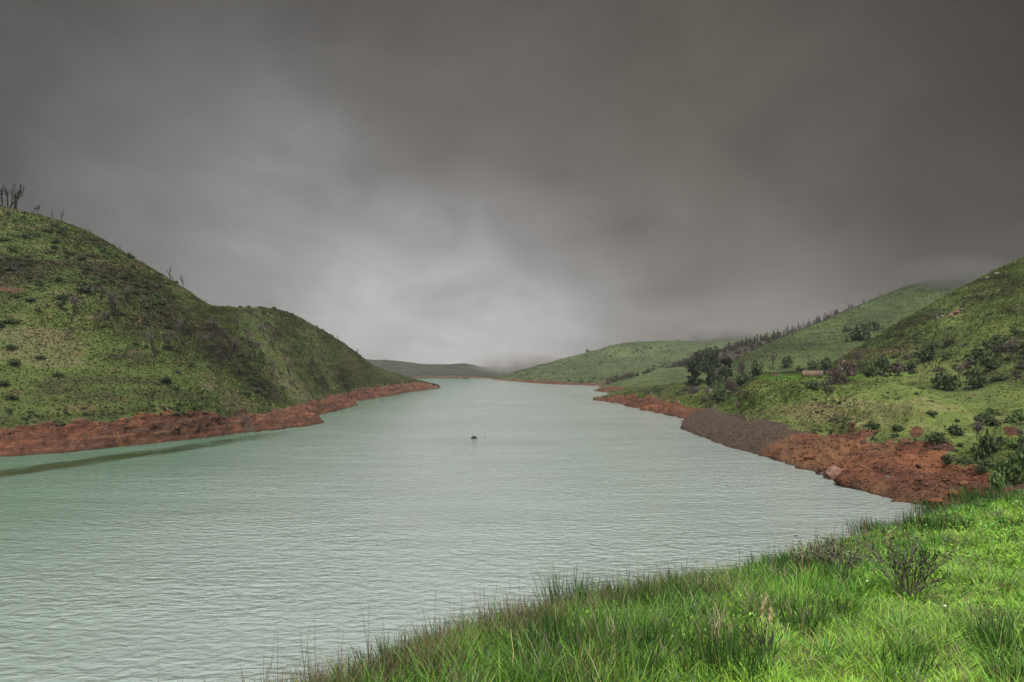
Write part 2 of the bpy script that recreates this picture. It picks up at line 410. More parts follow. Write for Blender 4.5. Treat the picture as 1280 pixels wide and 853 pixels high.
# right shore: spit with red bank, grey scree, terrace, near hill
R_px = [(743, 500), (760, 503), (779, 506), (814, 515.5), (842, 520), (864, 525.5), (853, 537), (899, 555), (956, 570), (995, 582), (1031, 593), (1072, 609.6), (1098, 618.6), (1121, 626), (1280, 650), (1600, 700)]
R_sh = [W(*p) for p in R_px]
R_bk = [P(747, 499, 456), P(766, 496, 450), P(782, 494, 440), P(812, 495.5, 385), P(842, 501, 340), P(880, 507.5, 305), P(893, 508, 264), P(932, 517, 226), P(1000, 520, 200), P(1040, 529, 186), P(1064, 533, 172), P(1108, 544, 147), P(1150, 554, 132), P(1190, 575, 117), P(1290, 596, 105), P(1600, 640, 90)]
R_t1 = [P(756, 495.5, 500), P(775, 492, 500), P(795, 489.5, 480), P(826, 488, 440), P(855, 487, 400), P(884, 490, 345), P(908, 489, 300), P(950, 474.5, 258), P(1008, 473, 245), P(1045, 473, 240), P(1078, 473, 235), P(1150, 474, 220), P(1188, 488, 200), P(1230, 508, 170), P(1320, 520, 140), P(1640, 520, 110)]
R_t2 = [P(762, 492, 560), P(780, 489, 555), P(805, 486, 540), P(838, 483, 500), P(866, 481, 450), P(894, 481, 390), P(918, 477, 340), P(954, 470.5, 285), P(1010, 469.5, 275), P(1045, 469.5, 268), P(1080, 469, 262), P(1150, 466, 245), P(1200, 470, 225), P(1245, 478, 195), P(1345, 480, 165), P(1650, 450, 130)]
R_rg = [P(766, 490, 590), P(785, 487, 585), P(812, 485, 570), P(848, 482, 535), P(878, 478.5, 500), P(905, 475, 450), P(926, 471, 400), P(960, 467, 340), P(1022, 463, 328), P(1058, 444, 330), P(1090, 425, 333), P(1120, 405, 336), P(1146, 391, 340), P(1190, 367, 345), P(1282, 324, 350), P(1600, 190, 350)]
R_u = ukeys([p[0] for p in R_px])
uS0, uS1 = R_u[5] + 0.012, R_u[8]
RIGHT = loft('right_hill', [under(R_sh), R_sh, R_bk, R_t1, R_t2, lerp_row(R_t2, R_rg, .5), R_rg, back(R_rg, 50, 3), back(R_rg, 140, -5)],
             R_u, 640, [4, 56, 60, 12, 50, 50, 12, 4], M_HILL_R, amp=0.7, nscale=0.05, bank=(1, 2),
             scree=lambda U, RP: sstep(uS0 - .015, uS0 + .01, U) * (1 - sstep(-0.025, 0.025, U - uS1 - (RP - 1) * 0.05)),
             humm=lambda U, RP: 4.0 * sstep(2.05, 2.3, RP) * (1 - sstep(2.6, 2.85, RP)) * sstep(R_u[6], R_u[7], U) + 2.0 * sstep(4.0, 4.3, RP) * (1 - sstep(5.2, 5.8, RP)) + 1.6 * sstep(2.0, 2.3, RP) * (1 - sstep(2.7, 3.0, RP)) * sstep(R_u[10], R_u[11], U),
             spots=[(970, 468.5, (10, 5), .9), (984, 469.5, (7, 3), .8), (1085, 487, (22, 9), .42), (1070, 500, (16, 5), .42), (1025, 505, (14, 3.5), .55), (1218, 494, (5, 3), .8), (1262, 540, (11, 7), .9), (1145, 540, (9, 12), .9), (1190, 393, (18, 4), .6), (1250, 525, (8, 4), .5)], bankamp=1.1, scarp=3.2, veg=(CR, -.03), ledge=2.0, wobamp=1.15, ridge=6)

# low green mound with its own red spit
B_px = [(743, 488.8), (760, 491.5), (778, 494), (805, 496), (850, 497)]
B_sh = [W(*p) for p in B_px]
B_bk = [P(747, 487.5, 645), P(764, 482.6, 640), P(790, 484, 600), P(820, 486, 560), P(870, 488, 540)]
B_rg = [P(752, 485.5, 680), P(775, 479, 690), P(800, 468.5, 700), P(835, 460.5, 705), P(900, 458, 700)]
MOUND = loft('green_mound', [under(B_sh), B_sh, B_bk, lerp_row(B_bk, B_rg, .5), B_rg, back(B_rg, 50, 2), back(B_rg, 120, -5)], ukeys([p[0] for p in B_px]), 200, [3, 14, 24, 24, 6, 3], M_HILL_F, amp=0.8, nscale=0.03, bank=(1, 2), bulge=[(2, 4, 2.5)])

# smooth green hill behind the terrace
C_fr = [P(898, 471, 430), P(930, 471, 420), P(960, 471, 415), P(1000, 471, 410), P(1050, 470, 405), P(1100, 470, 400), P(1150, 470, 400), P(1220, 470, 400), P(1330, 470, 400)]
C_rg = [P(903, 463, 520), P(939, 443.5, 540), P(980, 424.5, 560), P(1020, 408, 575), P(1065, 388.5, 590), P(1105, 372.5, 605), P(1145, 359, 618), P(1207, 347, 640), P(1330, 338, 650)]
GREENHILL = loft('green_hill', [under(C_fr, .98, -4), C_fr, lerp_row(C_fr, C_rg, .5), C_rg, back(C_rg, 60, 0), back(C_rg, 160, -5)], np.linspace(0, 1, 9), 320, [4, 50, 50, 8, 3], M_HILL_F, amp=1.2, nscale=0.02, bulge=[(1, 3, 4)])

# forest slope behind it
D_fr = [P(756, 482, 660), P(800, 482, 650), P(840, 478, 640), P(880, 474, 640), P(930, 472, 640), P(1000, 470, 640), P(1100, 470, 660), P(1250, 470, 680)]
D_rg = [P(758, 480, 690), P(798, 470, 715), P(838, 459, 740), P(873, 449, 760), P(930, 432.5, 780), P(1000, 412, 795), P(1075, 388, 805), P(1250, 350, 820)]
FOREST = loft('forest_hill', [under(D_fr, .98, -4), D_fr, lerp_row(D_fr, D_rg, .5), D_rg, back(D_rg, 80, 0), back(D_rg, 160, -5)], np.linspace(0, 1, 8), 260, [4, 30, 30, 8, 3], M_HILL_B, amp=1.5, nscale=0.02, bulge=[(1, 3, 3)])

# long green hill across the lake
E_px = [(614, 474.9), (650, 477.5), (680, 480), (742, 482.3), (790, 484), (860, 486)]
E_sh = [W(*p) for p in E_px]
E_bk = [P(617, 474.0, 1345), P(651, 474.4, 1120), P(681, 475.6, 965), P(742, 477.6, 860), P(790, 478.5, 810), P(860, 480, 790)]
E_m1 = [P(626, 472.5, 1385), P(660, 468, 1230), P(700, 466, 1100), P(760, 464, 1010), P(810, 462, 960), P(880, 460, 940)]
E_m2 = [P(636, 469, 1400), P(672, 462, 1310), P(715, 455, 1240), P(775, 448.5, 1190), P(835, 445, 1150), P(920, 445, 1150)]
E_rg = [P(646, 464.5, 1420), P(685, 455, 1370), P(735, 441, 1330), P(792, 428.5, 1310), P(855, 426, 1320), P(930, 420.5, 1340)]
E_r2 = E_rg[:-1] + [P(1010, 413, 1360)]
LONG = loft('long_green_hill', [under(E_sh), E_sh, E_bk, E_m1, E_m2, E_r2, back(E_r2, 120, 0), back(E_r2, 300, -5)], ukeys([p[0] for p in E_px]), 300, [3, 8, 26, 26, 26, 6, 3], M_HILL_F, amp=5.0, nscale=0.009, bank=(1, 2))

# dark far hills closing the lake
Fx = [380, 430, 470, 505, 540, 575, 610, 650, 700, 770]
F_sh = [P(x, 473.1, 1537) for x in Fx]
F_bk = [P(x, 471.8, 1545) for x in Fx]
F_rg = [P(x, y, d) for x, y, d in zip(Fx, [452, 449.5, 450, 453.5, 456.5, 455.5, 459, 457.5, 455, 450], [2000, 1960, 1930, 1960, 1990, 1950, 2000, 2050, 2080, 2100])]
FAR = loft('far_hills', [under(F_sh), F_sh, F_bk, lerp_row(F_bk, F_rg, .5), F_rg, back(F_rg, 150, 0), back(F_rg, 400, -5)], np.linspace(0, 1, 10), 260, [2, 4, 30, 30, 6, 3], M_HILL_D, amp=9.0, nscale=0.007, bank=(1, 2))

# ------------------------------------------------------------------ foreground bank
edge = [(420, 860), (515, 826), (600, 795), (690, 765), (780, 748), (900, 724), (1000, 700), (1080, 668), (1150, 650), (1210, 630), (1280, 612)]
ex, ey = [], []
for px, py in edge:
    d = 1.6 / ((py - HOR) / FPX - 0.13); ex.append((px - CXP) / FPX * d); ey.append(d)
gx = [-60, -20, -7, -3.2] + ex + [60, 150]
gy = [-70, -20, -4, 2] + ey + [58, 100]
def fg_dist(X, Y):
    X = np.asarray(X, float); Y = np.asarray(Y, float)
    g = pchip(gx, np.array(gy)[:, None], X.ravel())[:, 0].reshape(X.shape)
    g1 = pchip(gx, np.array(gy)[:, None], X.ravel() + 0.3)[:, 0].reshape(X.shape)
    s = (g1 - g) / 0.3
    return (Y - g) / np.sqrt(1 + s * s)
def fg_z(X, Y):
    X = np.asarray(X, float); Y = np.asarray(Y, float)
    d = fg_dist(X, Y) - 0.35
    w = 0.35 + 0.012 * np.maximum(Y, 0)
    drop = 0.72 * w * np.logaddexp(0, d / w)
    z = 18.4 - 0.13 * Y - drop
    p = np.stack([X, Y, np.zeros_like(X)], -1)
    return z + 0.10 * fbm(p, 0.55, 3, 51) + 0.05 * fbm(p, 1.9, 3, 52)
ax = np.concatenate([np.arange(-60, -8, 3.0), np.arange(-8, 32, 0.22), np.arange(32, 150, 3.0)])
ay = np.concatenate([np.arange(-60, 0, 3.0), np.arange(0, 44, 0.22), np.arange(44, 110, 2.0)])
AX, AY = np.meshgrid(ax, ay)
AZ = np.maximum(fg_z(AX, AY), -6)
idx = np.arange(AX.size).reshape(AX.shape)
q = np.stack([idx[:-1, :-1], idx[:-1, 1:], idx[1:, 1:], idx[1:, :-1]], -1).reshape(-1, 4)
tag(link('grassy_bank', mesh_np('grassy_bank', np.stack([AX, AY, AZ], -1).reshape(-1, 3), [q], [M_TURF], smooth=True)), kind='structure')

# ------------------------------------------------------------------ water, lake bed
def sheet(name, x0, x1, y0, y1, z, mat):
    me = mesh_np(name, [(x0, y0, z), (x1, y0, z), (x1, y1, z), (x0, y1, z)], [np.array([[0, 1, 2, 3]])], [mat])
    return tag(link(name, me), kind='structure')
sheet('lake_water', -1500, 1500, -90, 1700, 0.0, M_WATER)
sheet('ground', -2400, 2400, -300, 2450, -6.0, M_HILL_F)

# ------------------------------------------------------------------ placing things on the land
CAMV = Vector((0, 0, EYE))
def surf(px, py, only=None):
    d = Vector(((px - CXP) / FPX, 1, -(py - HOR) / FPX)).normalized()
    best = None
    for h in BVHS:
        if only is not None and h not in only: continue
        hit = h.bvh.ray_cast(CAMV, d)
        if hit[0] is not None and (best is None or hit[3] < best[1]): best = (hit[0], hit[3], h)
    return best[0] if best else None
def drop_to(h, x, y):
    hit = h.bvh.ray_cast(Vector((x, y, 400)), Vector((0, 0, -1)))
    return hit[0]
def ridge_pt(h, row, px):            # a point of a profile row at image column px
    k = np.argmin(np.abs(h.RP[:, 0] - row)); L = h.G[k]
    c = CXP + L[:, 0] / L[:, 1] * FPX
    return Vector(L[np.argmin(np.abs(c - px))])
def seen(h, n, r0, r1, px0=0, px1=1290, earth_max=0.3, seed=1, dens=None):
    """random points of a hill's surface, even over the mesh"""
    g = np.random.default_rng(seed)
    nv, nu = h.RP.shape; out = []
    px = CXP + h.G[:, :, 0] / h.G[:, :, 1] * FPX
    ok = (h.RP >= r0) & (h.RP <= r1) & (px > px0) & (px < px1) & (h.earth <= earth_max)
    ok[-1, :] = False; ok[:, -1] = False
    wt = ok.astype(float)
    if dens is not None: wt = wt * np.clip(dens(h), 0, None)
    c = np.flatnonzero(wt.ravel() > 0)
    if len(c) == 0: return np.zeros((0, 3))
    p = wt.ravel()[c]; p /= p.sum()
    s = g.choice(c, n, p=p); i, j = s // nu, s % nu
    a, b = g.random(n)[:, None], g.random(n)[:, None]
    G = h.G
    return (G[i, j] * (1 - a) * (1 - b) + G[i, j + 1] * a * (1 - b) + G[i + 1, j] * (1 - a) * b + G[i + 1, j + 1] * a * b)

# ------------------------------------------------------------------ plant builders
def rand_dirs(g, n):
    v = g.normal(size=(n, 3)); return v / np.linalg.norm(v, axis=1, keepdims=True)
def leaf_quads(C, size, g, elong=1.6, up=0.0):
    n = len(C)
    a = rand_dirs(g, n); a[:, 2] += up; a /= np.linalg.norm(a, axis=1, keepdims=True)
    b = np.cross(a, rand_dirs(g, n)); b /= np.linalg.norm(b, axis=1, keepdims=True) + 1e-9
    s = (np.asarray(size) * np.ones(n))[:, None]
    V = np.stack([C - a * s * elong / 2, C + b * s / 2, C + a * s * elong / 2, C - b * s / 2], 1).reshape(-1, 3)
    return V, np.arange(4 * n).reshape(n, 4)
def clump_points(g, clumps, n):
    """points through lumpy volumes; clumps: rows of x,y,z,rx,ry,rz"""
    c = np.array(clumps, float); vol = c[:, 3] * c[:, 4] * c[:, 5]
    k = g.choice(len(c), n, p=vol ** .75 / (vol ** .75).sum())
    r = g.random(n) ** (1 / 2.2) * (1 + 0.18 * g.normal(size=n))
    return c[k, :3] + rand_dirs(g, n) * r[:, None] * c[k, 3:], k
def tube(geo, pts, rads, col, sides=4, mat=0):
    pts = np.asarray(pts, float); n = len(pts); rads = np.asarray(rads, float)
    t = np.gradient(pts, axis=0); t /= np.linalg.norm(t, axis=1, keepdims=True) + 1e-9
    ref = np.where(np.abs(t[:, 2:3]) < .9, np.array([[0, 0, 1.]]), np.array([[1., 0, 0]]))
    a = np.cross(t, ref); a /= np.linalg.norm(a, axis=1, keepdims=True) + 1e-9; b = np.cross(t, a)
    an = np.linspace(0, 2 * math.pi, sides, endpoint=False)
    V = (pts[:, None] + rads[:, None, None] * (a[:, None] * np.cos(an)[None, :, None] + b[:, None] * np.sin(an)[None, :, None])).reshape(-1, 3)
    f = []
    for i in range(n - 1):
        for j in range(sides): f.append((i * sides + j, i * sides + (j + 1) % sides, (i + 1) * sides + (j + 1) % sides, (i + 1) * sides + j))
    geo.add(V, [np.array(f)], col, mat)
def branches(geo, g, start, d, length, rad, level, col, spread=0.6, kids=(3, 4), upb=0.15, sides=4, ends=None, minr=0.012, shrink=0.62):
    d = np.asarray(d, float); d /= np.linalg.norm(d)
    n = 4; pts = [np.asarray(start, float)]
    for i in range(n):
        d = d + g.normal(size=3) * 0.13 + np.array([0, 0, upb * 0.3]); d /= np.linalg.norm(d)
        pts.append(pts[-1] + d * length / n)
    r1 = max(rad * .55, minr)
    tube(geo, pts, np.linspace(rad, r1, n + 1), col, sides if level > 1 else 3)
    if level == 0:
        if ends is not None: ends.append(pts[-1])
        return
    for k in range(g.integers(kids[0], kids[1] + 1)):
        f = g.uniform(.45, 1.0) if k else 1.0
        q = pts[0] + 0
        i = f * n; a = int(min(i, n - 1)); q = pts[a] + (pts[a + 1] - pts[a]) * (i - a)
        nd = d + rand_dirs(g, 1)[0] * spread + np.array([0, 0, upb])
        branches(geo, g, q, nd, length * g.uniform(shrink - .12, shrink + .12), max(rad * g.uniform(.45, .62), minr), level - 1, col, spread, kids, upb, sides, ends, minr, shrink)

GREEN_D = np.array([0.018, 0.027, 0.01]); GREEN_M = np.array([0.03, 0.05, 0.014]); GREEN_B = np.array([0.05, 0.088, 0.018])
OLIVE = np.array([0.05, 0.055, 0.02]); BROWN = np.array([0.04, 0.03, 0.02]); GREYB = np.array([0.06, 0.05, 0.041])
PURPLE = np.array([0.034, 0.024, 0.021]); BARK = np.array([0.018, 0.015, 0.012]); PALEBARK = np.array([0.1, 0.085, 0.07])
def leaf_cols(g, k, n, base, base2, var=0.35):
    f = g.random(n)[:, None]
    kk = np.random.default_rng(99).random(500)[k % 500][:, None]
    c = base * (1 - f) + base2 * f
    return c * (1 + (g.random((n, 1)) - .5) * var) * (0.75 + 0.5 * kk)
def foliage(geo, g, clumps, n, size, c1, c2, mat=0, elong=1.6):
    C, k = clump_points(g, clumps, n)
    V, f = leaf_quads(C, size * g.uniform(.6, 1.4, n), g, elong)
    geo.add(V, [f], np.repeat(leaf_cols(g, k, n, c1, c2), 4, 0), mat)
def lumpy(g, n, rx, rz, cz, r=(.35, .6)):
    out = []
    for _ in range(n):
        d = rand_dirs(g, 1)[0] * g.random() ** .5
        rr = g.uniform(*r)
        out.append((d[0] * rx * .8, d[1] * rx * .8, cz + d[2] * rz * .75, rx * rr, rx * rr, rz * rr * 1.05))
    return out
def bush_mesh(name, seed, c1, c2, n=420, size=.16, tall=0.75):
    g = np.random.default_rng(seed); G = Geo()
    foliage(G, g, lumpy(g, 9, 1.0, tall * .62, tall * .55), n, size, c1, c2, 0)
    for _ in range(5):
        a = g.random() * 6.28; tube(G, [(0, 0, -.3), (.2 * math.cos(a), .2 * math.sin(a), .3), (.55 * math.cos(a), .55 * math.sin(a), .8 * tall)], [.05, .035, .015], BARK, 3, 1)
    return G.mesh(name, [M_LEAF, M_BARK])
def bare_mesh(name, seed, h=6.0, col=BARK, twig=0.0, level=3, spread=.6, fine=.02, tw_col=GREYB, n_tw=0, thick=.032):
    g = np.random.default_rng(seed); G = Geo(); ends = []
    branches(G, g, (0, 0, -.4), (g.normal() * .12, g.normal() * .12, 1), h * .5, h * thick, level, col, spread, (2, 4), .22, 5, ends, fine)
    if n_tw and ends:
        e = np.array(ends); k = g.integers(0, len(e), n_tw)
        C = e[k] + g.normal(size=(n_tw, 3)) * h * .06
        V, f = leaf_quads(C, h * .013 * g.uniform(.6, 1.5, n_tw), g, 5.0, .4)
        G.add(V, [f], np.repeat(leaf_cols(g, k, n_tw, tw_col, tw_col * 1.2), 4, 0), 1)
    return G.mesh(name, [M_BARK, M_LEAF])
def conifer_mesh(name, seed, h=9.0, thin=False):
    g = np.random.default_rng(seed); G = Geo()
    tube(G, [(0, 0, -1), (g.normal() * .1, g.normal() * .1, h * .5), (g.normal() * .25, g.normal() * .25, h)], [h * .022, h * .015, h * .005], BARK, 4, 1)
    for k in range(int(h * (2.2 if thin else 4))):
        z = g.uniform(.18 if thin else .08, 1) * h; a = g.random() * 6.28; r = (1 - z / h) ** .7 * h * (.12 if thin else .20) * g.uniform(.5, 1.2) + .15
        e = (r * math.cos(a), r * math.sin(a), z + r * .25)
        tube(G, [(0, 0, z), e], [.05, .02], BARK, 3, 1)
        foliage(G, g, [(e[0] * .75, e[1] * .75, e[2], r * .5 + .1, r * .5 + .1, .45)], 6 if thin else 11, .5, PURPLE * .5, BROWN * .5, 0, 1.5)
    return G.mesh(name, [M_LEAF, M_BARK])

def scatter(name, meshes, pts, size, label, cat, group, rand=.35, zr=None, sink=0.0, first=0, labels=None):
    objs = []
    for i, p in enumerate(pts):
        o = bpy.data.objects.new(name, meshes[(i * 7 + first) % len(meshes)] if len(meshes) > 1 else meshes[0]); COL.objects.link(o)
        s = size[i] if hasattr(size, '__len__') else size * random.uniform(1 - rand, 1 + rand)
        o.location = (p[0], p[1], p[2] - sink * s); o.rotation_euler = (random.uniform(-.06, .06), random.uniform(-.06, .06), random.random() * 6.28)
        o.scale = (s, s, s * random.uniform(.85, 1.2))
        tag(o, labels[i] if labels else label, cat, group); objs.append(o)
    return objs

SCRUB = [bush_mesh('dark_scrub', 11 + i, GREEN_D * .95, GREEN_M * .95) for i in range(3)] + [bush_mesh('brown_scrub', 21, GREEN_M * .8, BROWN * 1.2)]
LEAFY = [bush_mesh('leafy_bush', 31 + i, GREEN_D, GREEN_M, 520, .15, .95) for i in range(3)]
BRIGHT = [bush_mesh('bright_bush', 41 + i, GREEN_M, GREEN_B, 520, .15, .85) for i in range(3)]
BROWNB = [bush_mesh('brown_bush', 51 + i, BROWN, PURPLE * 1.2, 420, .13, 1.0) for i in range(3)]
TWIGB = [bush_mesh('twig_bush', 121, GREYB * .7, GREEN_M, 380, .13, 1.1)]
WOODB = [bush_mesh('wood_crown', 111 + i, BROWN * .5, PURPLE * .65, 420, .14, 1.1) for i in range(3)]
BARE = [bare_mesh('bare_tree', 61 + i, 6.0, BARK * .7, n_tw=420, tw_col=GREYB * .85, fine=.032, thick=.036) for i in range(4)]
SNAG = [bare_mesh('dead_tree', 71 + i, 6.0, BARK * .6, level=3, spread=.6, fine=.042, thick=.040) for i in range(4)]
TWIGGY = [bare_mesh('twiggy_tree', 81 + i, 5.0, BARK, level=3, spread=.75, n_tw=700, tw_col=GREYB) for i in range(3)]
CONIF = [conifer_mesh('thin_conifer', 91 + i, 9.0, i % 2 == 0) for i in range(4)]

def far_px(p): return p[1] / FPX                   # metres per photo pixel at that distance

# ---- left hill: scrub, bare trees, skyline snags
pts = seen(LEFT, 190, 2.1, 5.9, -5, 300, .35, 3, lambda h: sstep(-.25, .3, fbm(h.G, .02, 3, 77)) + .06)
scatter('scrub_bush', SCRUB, pts, 1.25, 'low dark scrub bush on the grassy slope of the near left hill', 'bush', 'scrub on the near left hill', .5, sink=.1)
pts = seen(LEFT, 170, 2.05, 5.9, 300, 548, .35, 4)
scatter('spur_bush', SCRUB, pts, [1.6 * random.uniform(.6, 1.4) for _ in pts], 'small dark scrub bush on the spotted far spur of the left hill', 'bush', 'scrub on the far spur of the left hill', sink=.1)
named = [(50, 449, 2.0, 'round dark bush alone just below the dirt track across the left hill'), (15, 499, 2.2, 'dark bush low on the left hill just above the red bank'), (3, 482, 2.4, 'dark bush beside a small red scar, cut by the photo\'s left edge'),
         (20, 456, 2.8, 'wide flat dark bush below the dirt track near the photo\'s left edge'), (169, 431, 1.7, 'small round dark bush just above the dirt track, right of the bare trees'), (107, 366, 4.2, 'large dark bush beside the bare trees halfway up the left hill'), (100, 354, 3.0, 'bright leafy bush just above the large dark bush on the left hill'), (36, 377, 2.4, 'dark bush under the reddish scar high on the left hill'), (12, 405, 3.0, 'broad dark bush below the reddish scars on the left hill'), (205, 478, 3.0, 'dark thicket low on the left hill above the middle of the red bank')]
for px, py, s, lab in named:
    p = surf(px, py, [LEFT]); o = link('scrub_bush', (BRIGHT if 'bright' in lab else LEAFY)[0]); o.location = p - Vector((0, 0, .15)); o.scale = (s * .75, s * .75, s * .6); o.rotation_euler[2] = px
    tag(o, lab, 'bush')
bare_spots = [(90, 403, 6.5), (117, 411, 4.5), (122, 408, 5), (127, 381, 5.5), (146, 401, 8), (164, 382, 5), (187, 408, 6), (192, 447, 7.5), (209, 438, 5.5), (202, 437, 5), (252, 434, 6), (291, 448, 7), (319, 446, 6.5), (345, 440, 7), (372, 488, 7.5), (230, 420, 5.5), (262, 425, 6), (305, 430, 6), (80, 425, 4.5), (176, 390, 5), (215, 402, 5), (240, 400, 5.5), (275, 415, 6), (330, 425, 7), (355, 455, 6), (137, 392, 5.5), (155, 372, 5), (270, 440, 5.5), (310, 462, 6), (98, 388, 5), (285, 425, 6), (298, 415, 6), (318, 450, 6.5), (340, 470, 6.5), (258, 412, 5.5), (246, 440, 6), (226, 445, 5.5), (362, 470, 7), (300, 468, 6), (278, 458, 5.5)]
for i, (px, py, hgt) in enumerate(bare_spots):
    p = surf(px, py, [LEFT]); o = link('bare_tree', BARE[i % 4]); o.location = p; s = hgt / 6 * 1.1; o.scale = (s, s, s); o.rotation_euler[2] = i * 2.4
    tag(o, 'bare grey twiggy tree on the green slope of the left hill', 'bare tree', 'bare trees on the left hill')
sky_spots = [(2, 6.0), (8, 6.6), (12, 7.4), (18, 7.8), (21, 6.6), (-6, 6.5), (41, 3.6), (46, 3.2), (65, 2.6), (77, 3.6), (114, 2.2), (144, 1.6), (150, 1.8), (213, 4.2), (219, 3.2), (230, 4.2), (257, 2.0), (269, 1.4)]
labs = ['leafless tree third from the left edge in the skyline clump on the left hill', 'leafless tree in the middle of the skyline clump on the left hill', 'tall leafless tree in the skyline clump on the left hill, its crown bent over', 'tallest leafless tree of the skyline clump on the left hill', 'slim leafless tree at the right end of the skyline clump on the left hill', 'leafless tree cut by the photo\'s left edge in the skyline clump', 'small flat crowned tree on the left hill\'s skyline, right of the clump', 'stubby dark tree on the left hill\'s skyline beside the flat crowned one', 'single straight stump on the left hill\'s skyline', 'small forked Y shaped dead tree on the left hill\'s skyline', 'thin dead stem on the skyline where the left hill begins to fall steeply', None, None, 'tall dead tree of the small group on the left hill\'s lower skyline', 'short dead tree between two taller ones on the left hill\'s lower skyline', 'slim dead spike at the right of the small group on the lower skyline', None, None]
for i, ((px, hgt), lab) in enumerate(zip(sky_spots, labs)):
    p = ridge_pt(LEFT, 6, px); o = link('dead_tree', SNAG[i % 4]); o.location = p - Vector((0, 0, .1)); s = hgt / 6 * 1.35; o.scale = (s * .85, s * .85, s); o.rotation_euler[2] = i * 1.9
    tag(o, lab or 'tiny dead stem on the falling skyline of the left hill', 'dead tree', None if lab else 'tiny dead stems on the falling skyline')
for px in np.linspace(300, 520, 26):
    p = ridge_pt(LEFT, 6, px + random.uniform(-4, 4))
    o = link('skyline_bush', SCRUB[random.randrange(4)]); o.location = p - Vector((0, 0, .3)); s = random.uniform(.9, 1.9); o.scale = (s, s, s * random.uniform(.7, 1.1))
    tag(o, 'small bush on the rounded skyline of the far spur of the left hill', 'bush', 'bushes on the far spur\'s skyline')
for px, hgt, lab in [(423, 4, 'tiny lone dead stem on the far spur\'s skyline'), (447, 5, 'lone dark stem standing on the far spur\'s skyline near its foot')]:
    p = ridge_pt(LEFT, 6, px); o = link('dead_tree', SNAG[1]); o.location = p; s = hgt / 6; o.scale = (s, s, s); tag(o, lab, 'dead tree')

# ---- right: the big tree in the gully
def big_tree(px, py, d, hgt, wid, seed, label, c1, c2, n=3600, lean=0):
    base = P(px, py, d); q = drop_to(RIGHT, base[0], base[1]) or Vector(base)
    root = tag(empty('evergreen_tree', q, seed), label, 'tree')
    g = np.random.default_rng(seed); G = Geo(); ends = []
    trunk = [(0, 0, -1), (.2, .1, hgt * .25), (-.2 + lean * .3, .2, hgt * .55), (lean, 0, hgt * .88)]
    tube(G, trunk, [hgt * .03, hgt * .024, hgt * .016, hgt * .005], BARK, 7)
    cl = []
    for k in range(15):
        z = g.uniform(.22, .98) * hgt; a = k * 2.4 + g.normal() * .3; r = wid * .5 * (1 - abs(z / hgt - .5) ** 2 * 2.2) * g.uniform(.35, 1.0)
        e = np.array([r * math.cos(a) + lean * z / hgt, r * math.sin(a), z])
        tube(G, [(lean * z / hgt * .7, 0, z - r * .5 - .5), e * np.array([.55, .55, 1]) - np.array([0, 0, .6]), e], [.14, .09, .04], BARK, 4)
        rr = g.uniform(.13, .22) * wid
        cl.append((e[0], e[1], e[2], rr, rr, rr * g.uniform(.6, .95)))
        for _ in range(3):
            o2 = rand_dirs(g, 1)[0] * rr * 1.05; cl.append((e[0] + o2[0], e[1] + o2[1], e[2] + o2[2] * .8, rr * .5, rr * .5, rr * .42))
    link('trunk', G.mesh('trunk', [M_BARK]), root)
    G = Geo(); foliage(G, g, cl, n, .5, c1, c2, 0, 1.7)
    link('crown', G.mesh('crown', [M_LEAF]), root)
    return root
big_tree(886, 484, 372, 21.5, 19.5, 5, 'tallest tree in the gully, a big dark evergreen with an uneven crown', GREEN_D * .7, GREEN_M * .66, 8500)
big_tree(908, 482, 368, 14.5, 7.0, 6, 'slim dark evergreen standing just right of the tallest gully tree', GREEN_D * .7, GREEN_M * .7, 2600)
big_tree(866, 484, 378, 12, 9, 8, 'smaller dark evergreen leaning against the left side of the tallest gully tree', GREEN_D * .8, GREEN_M * .68, 3200, lean=-.6)

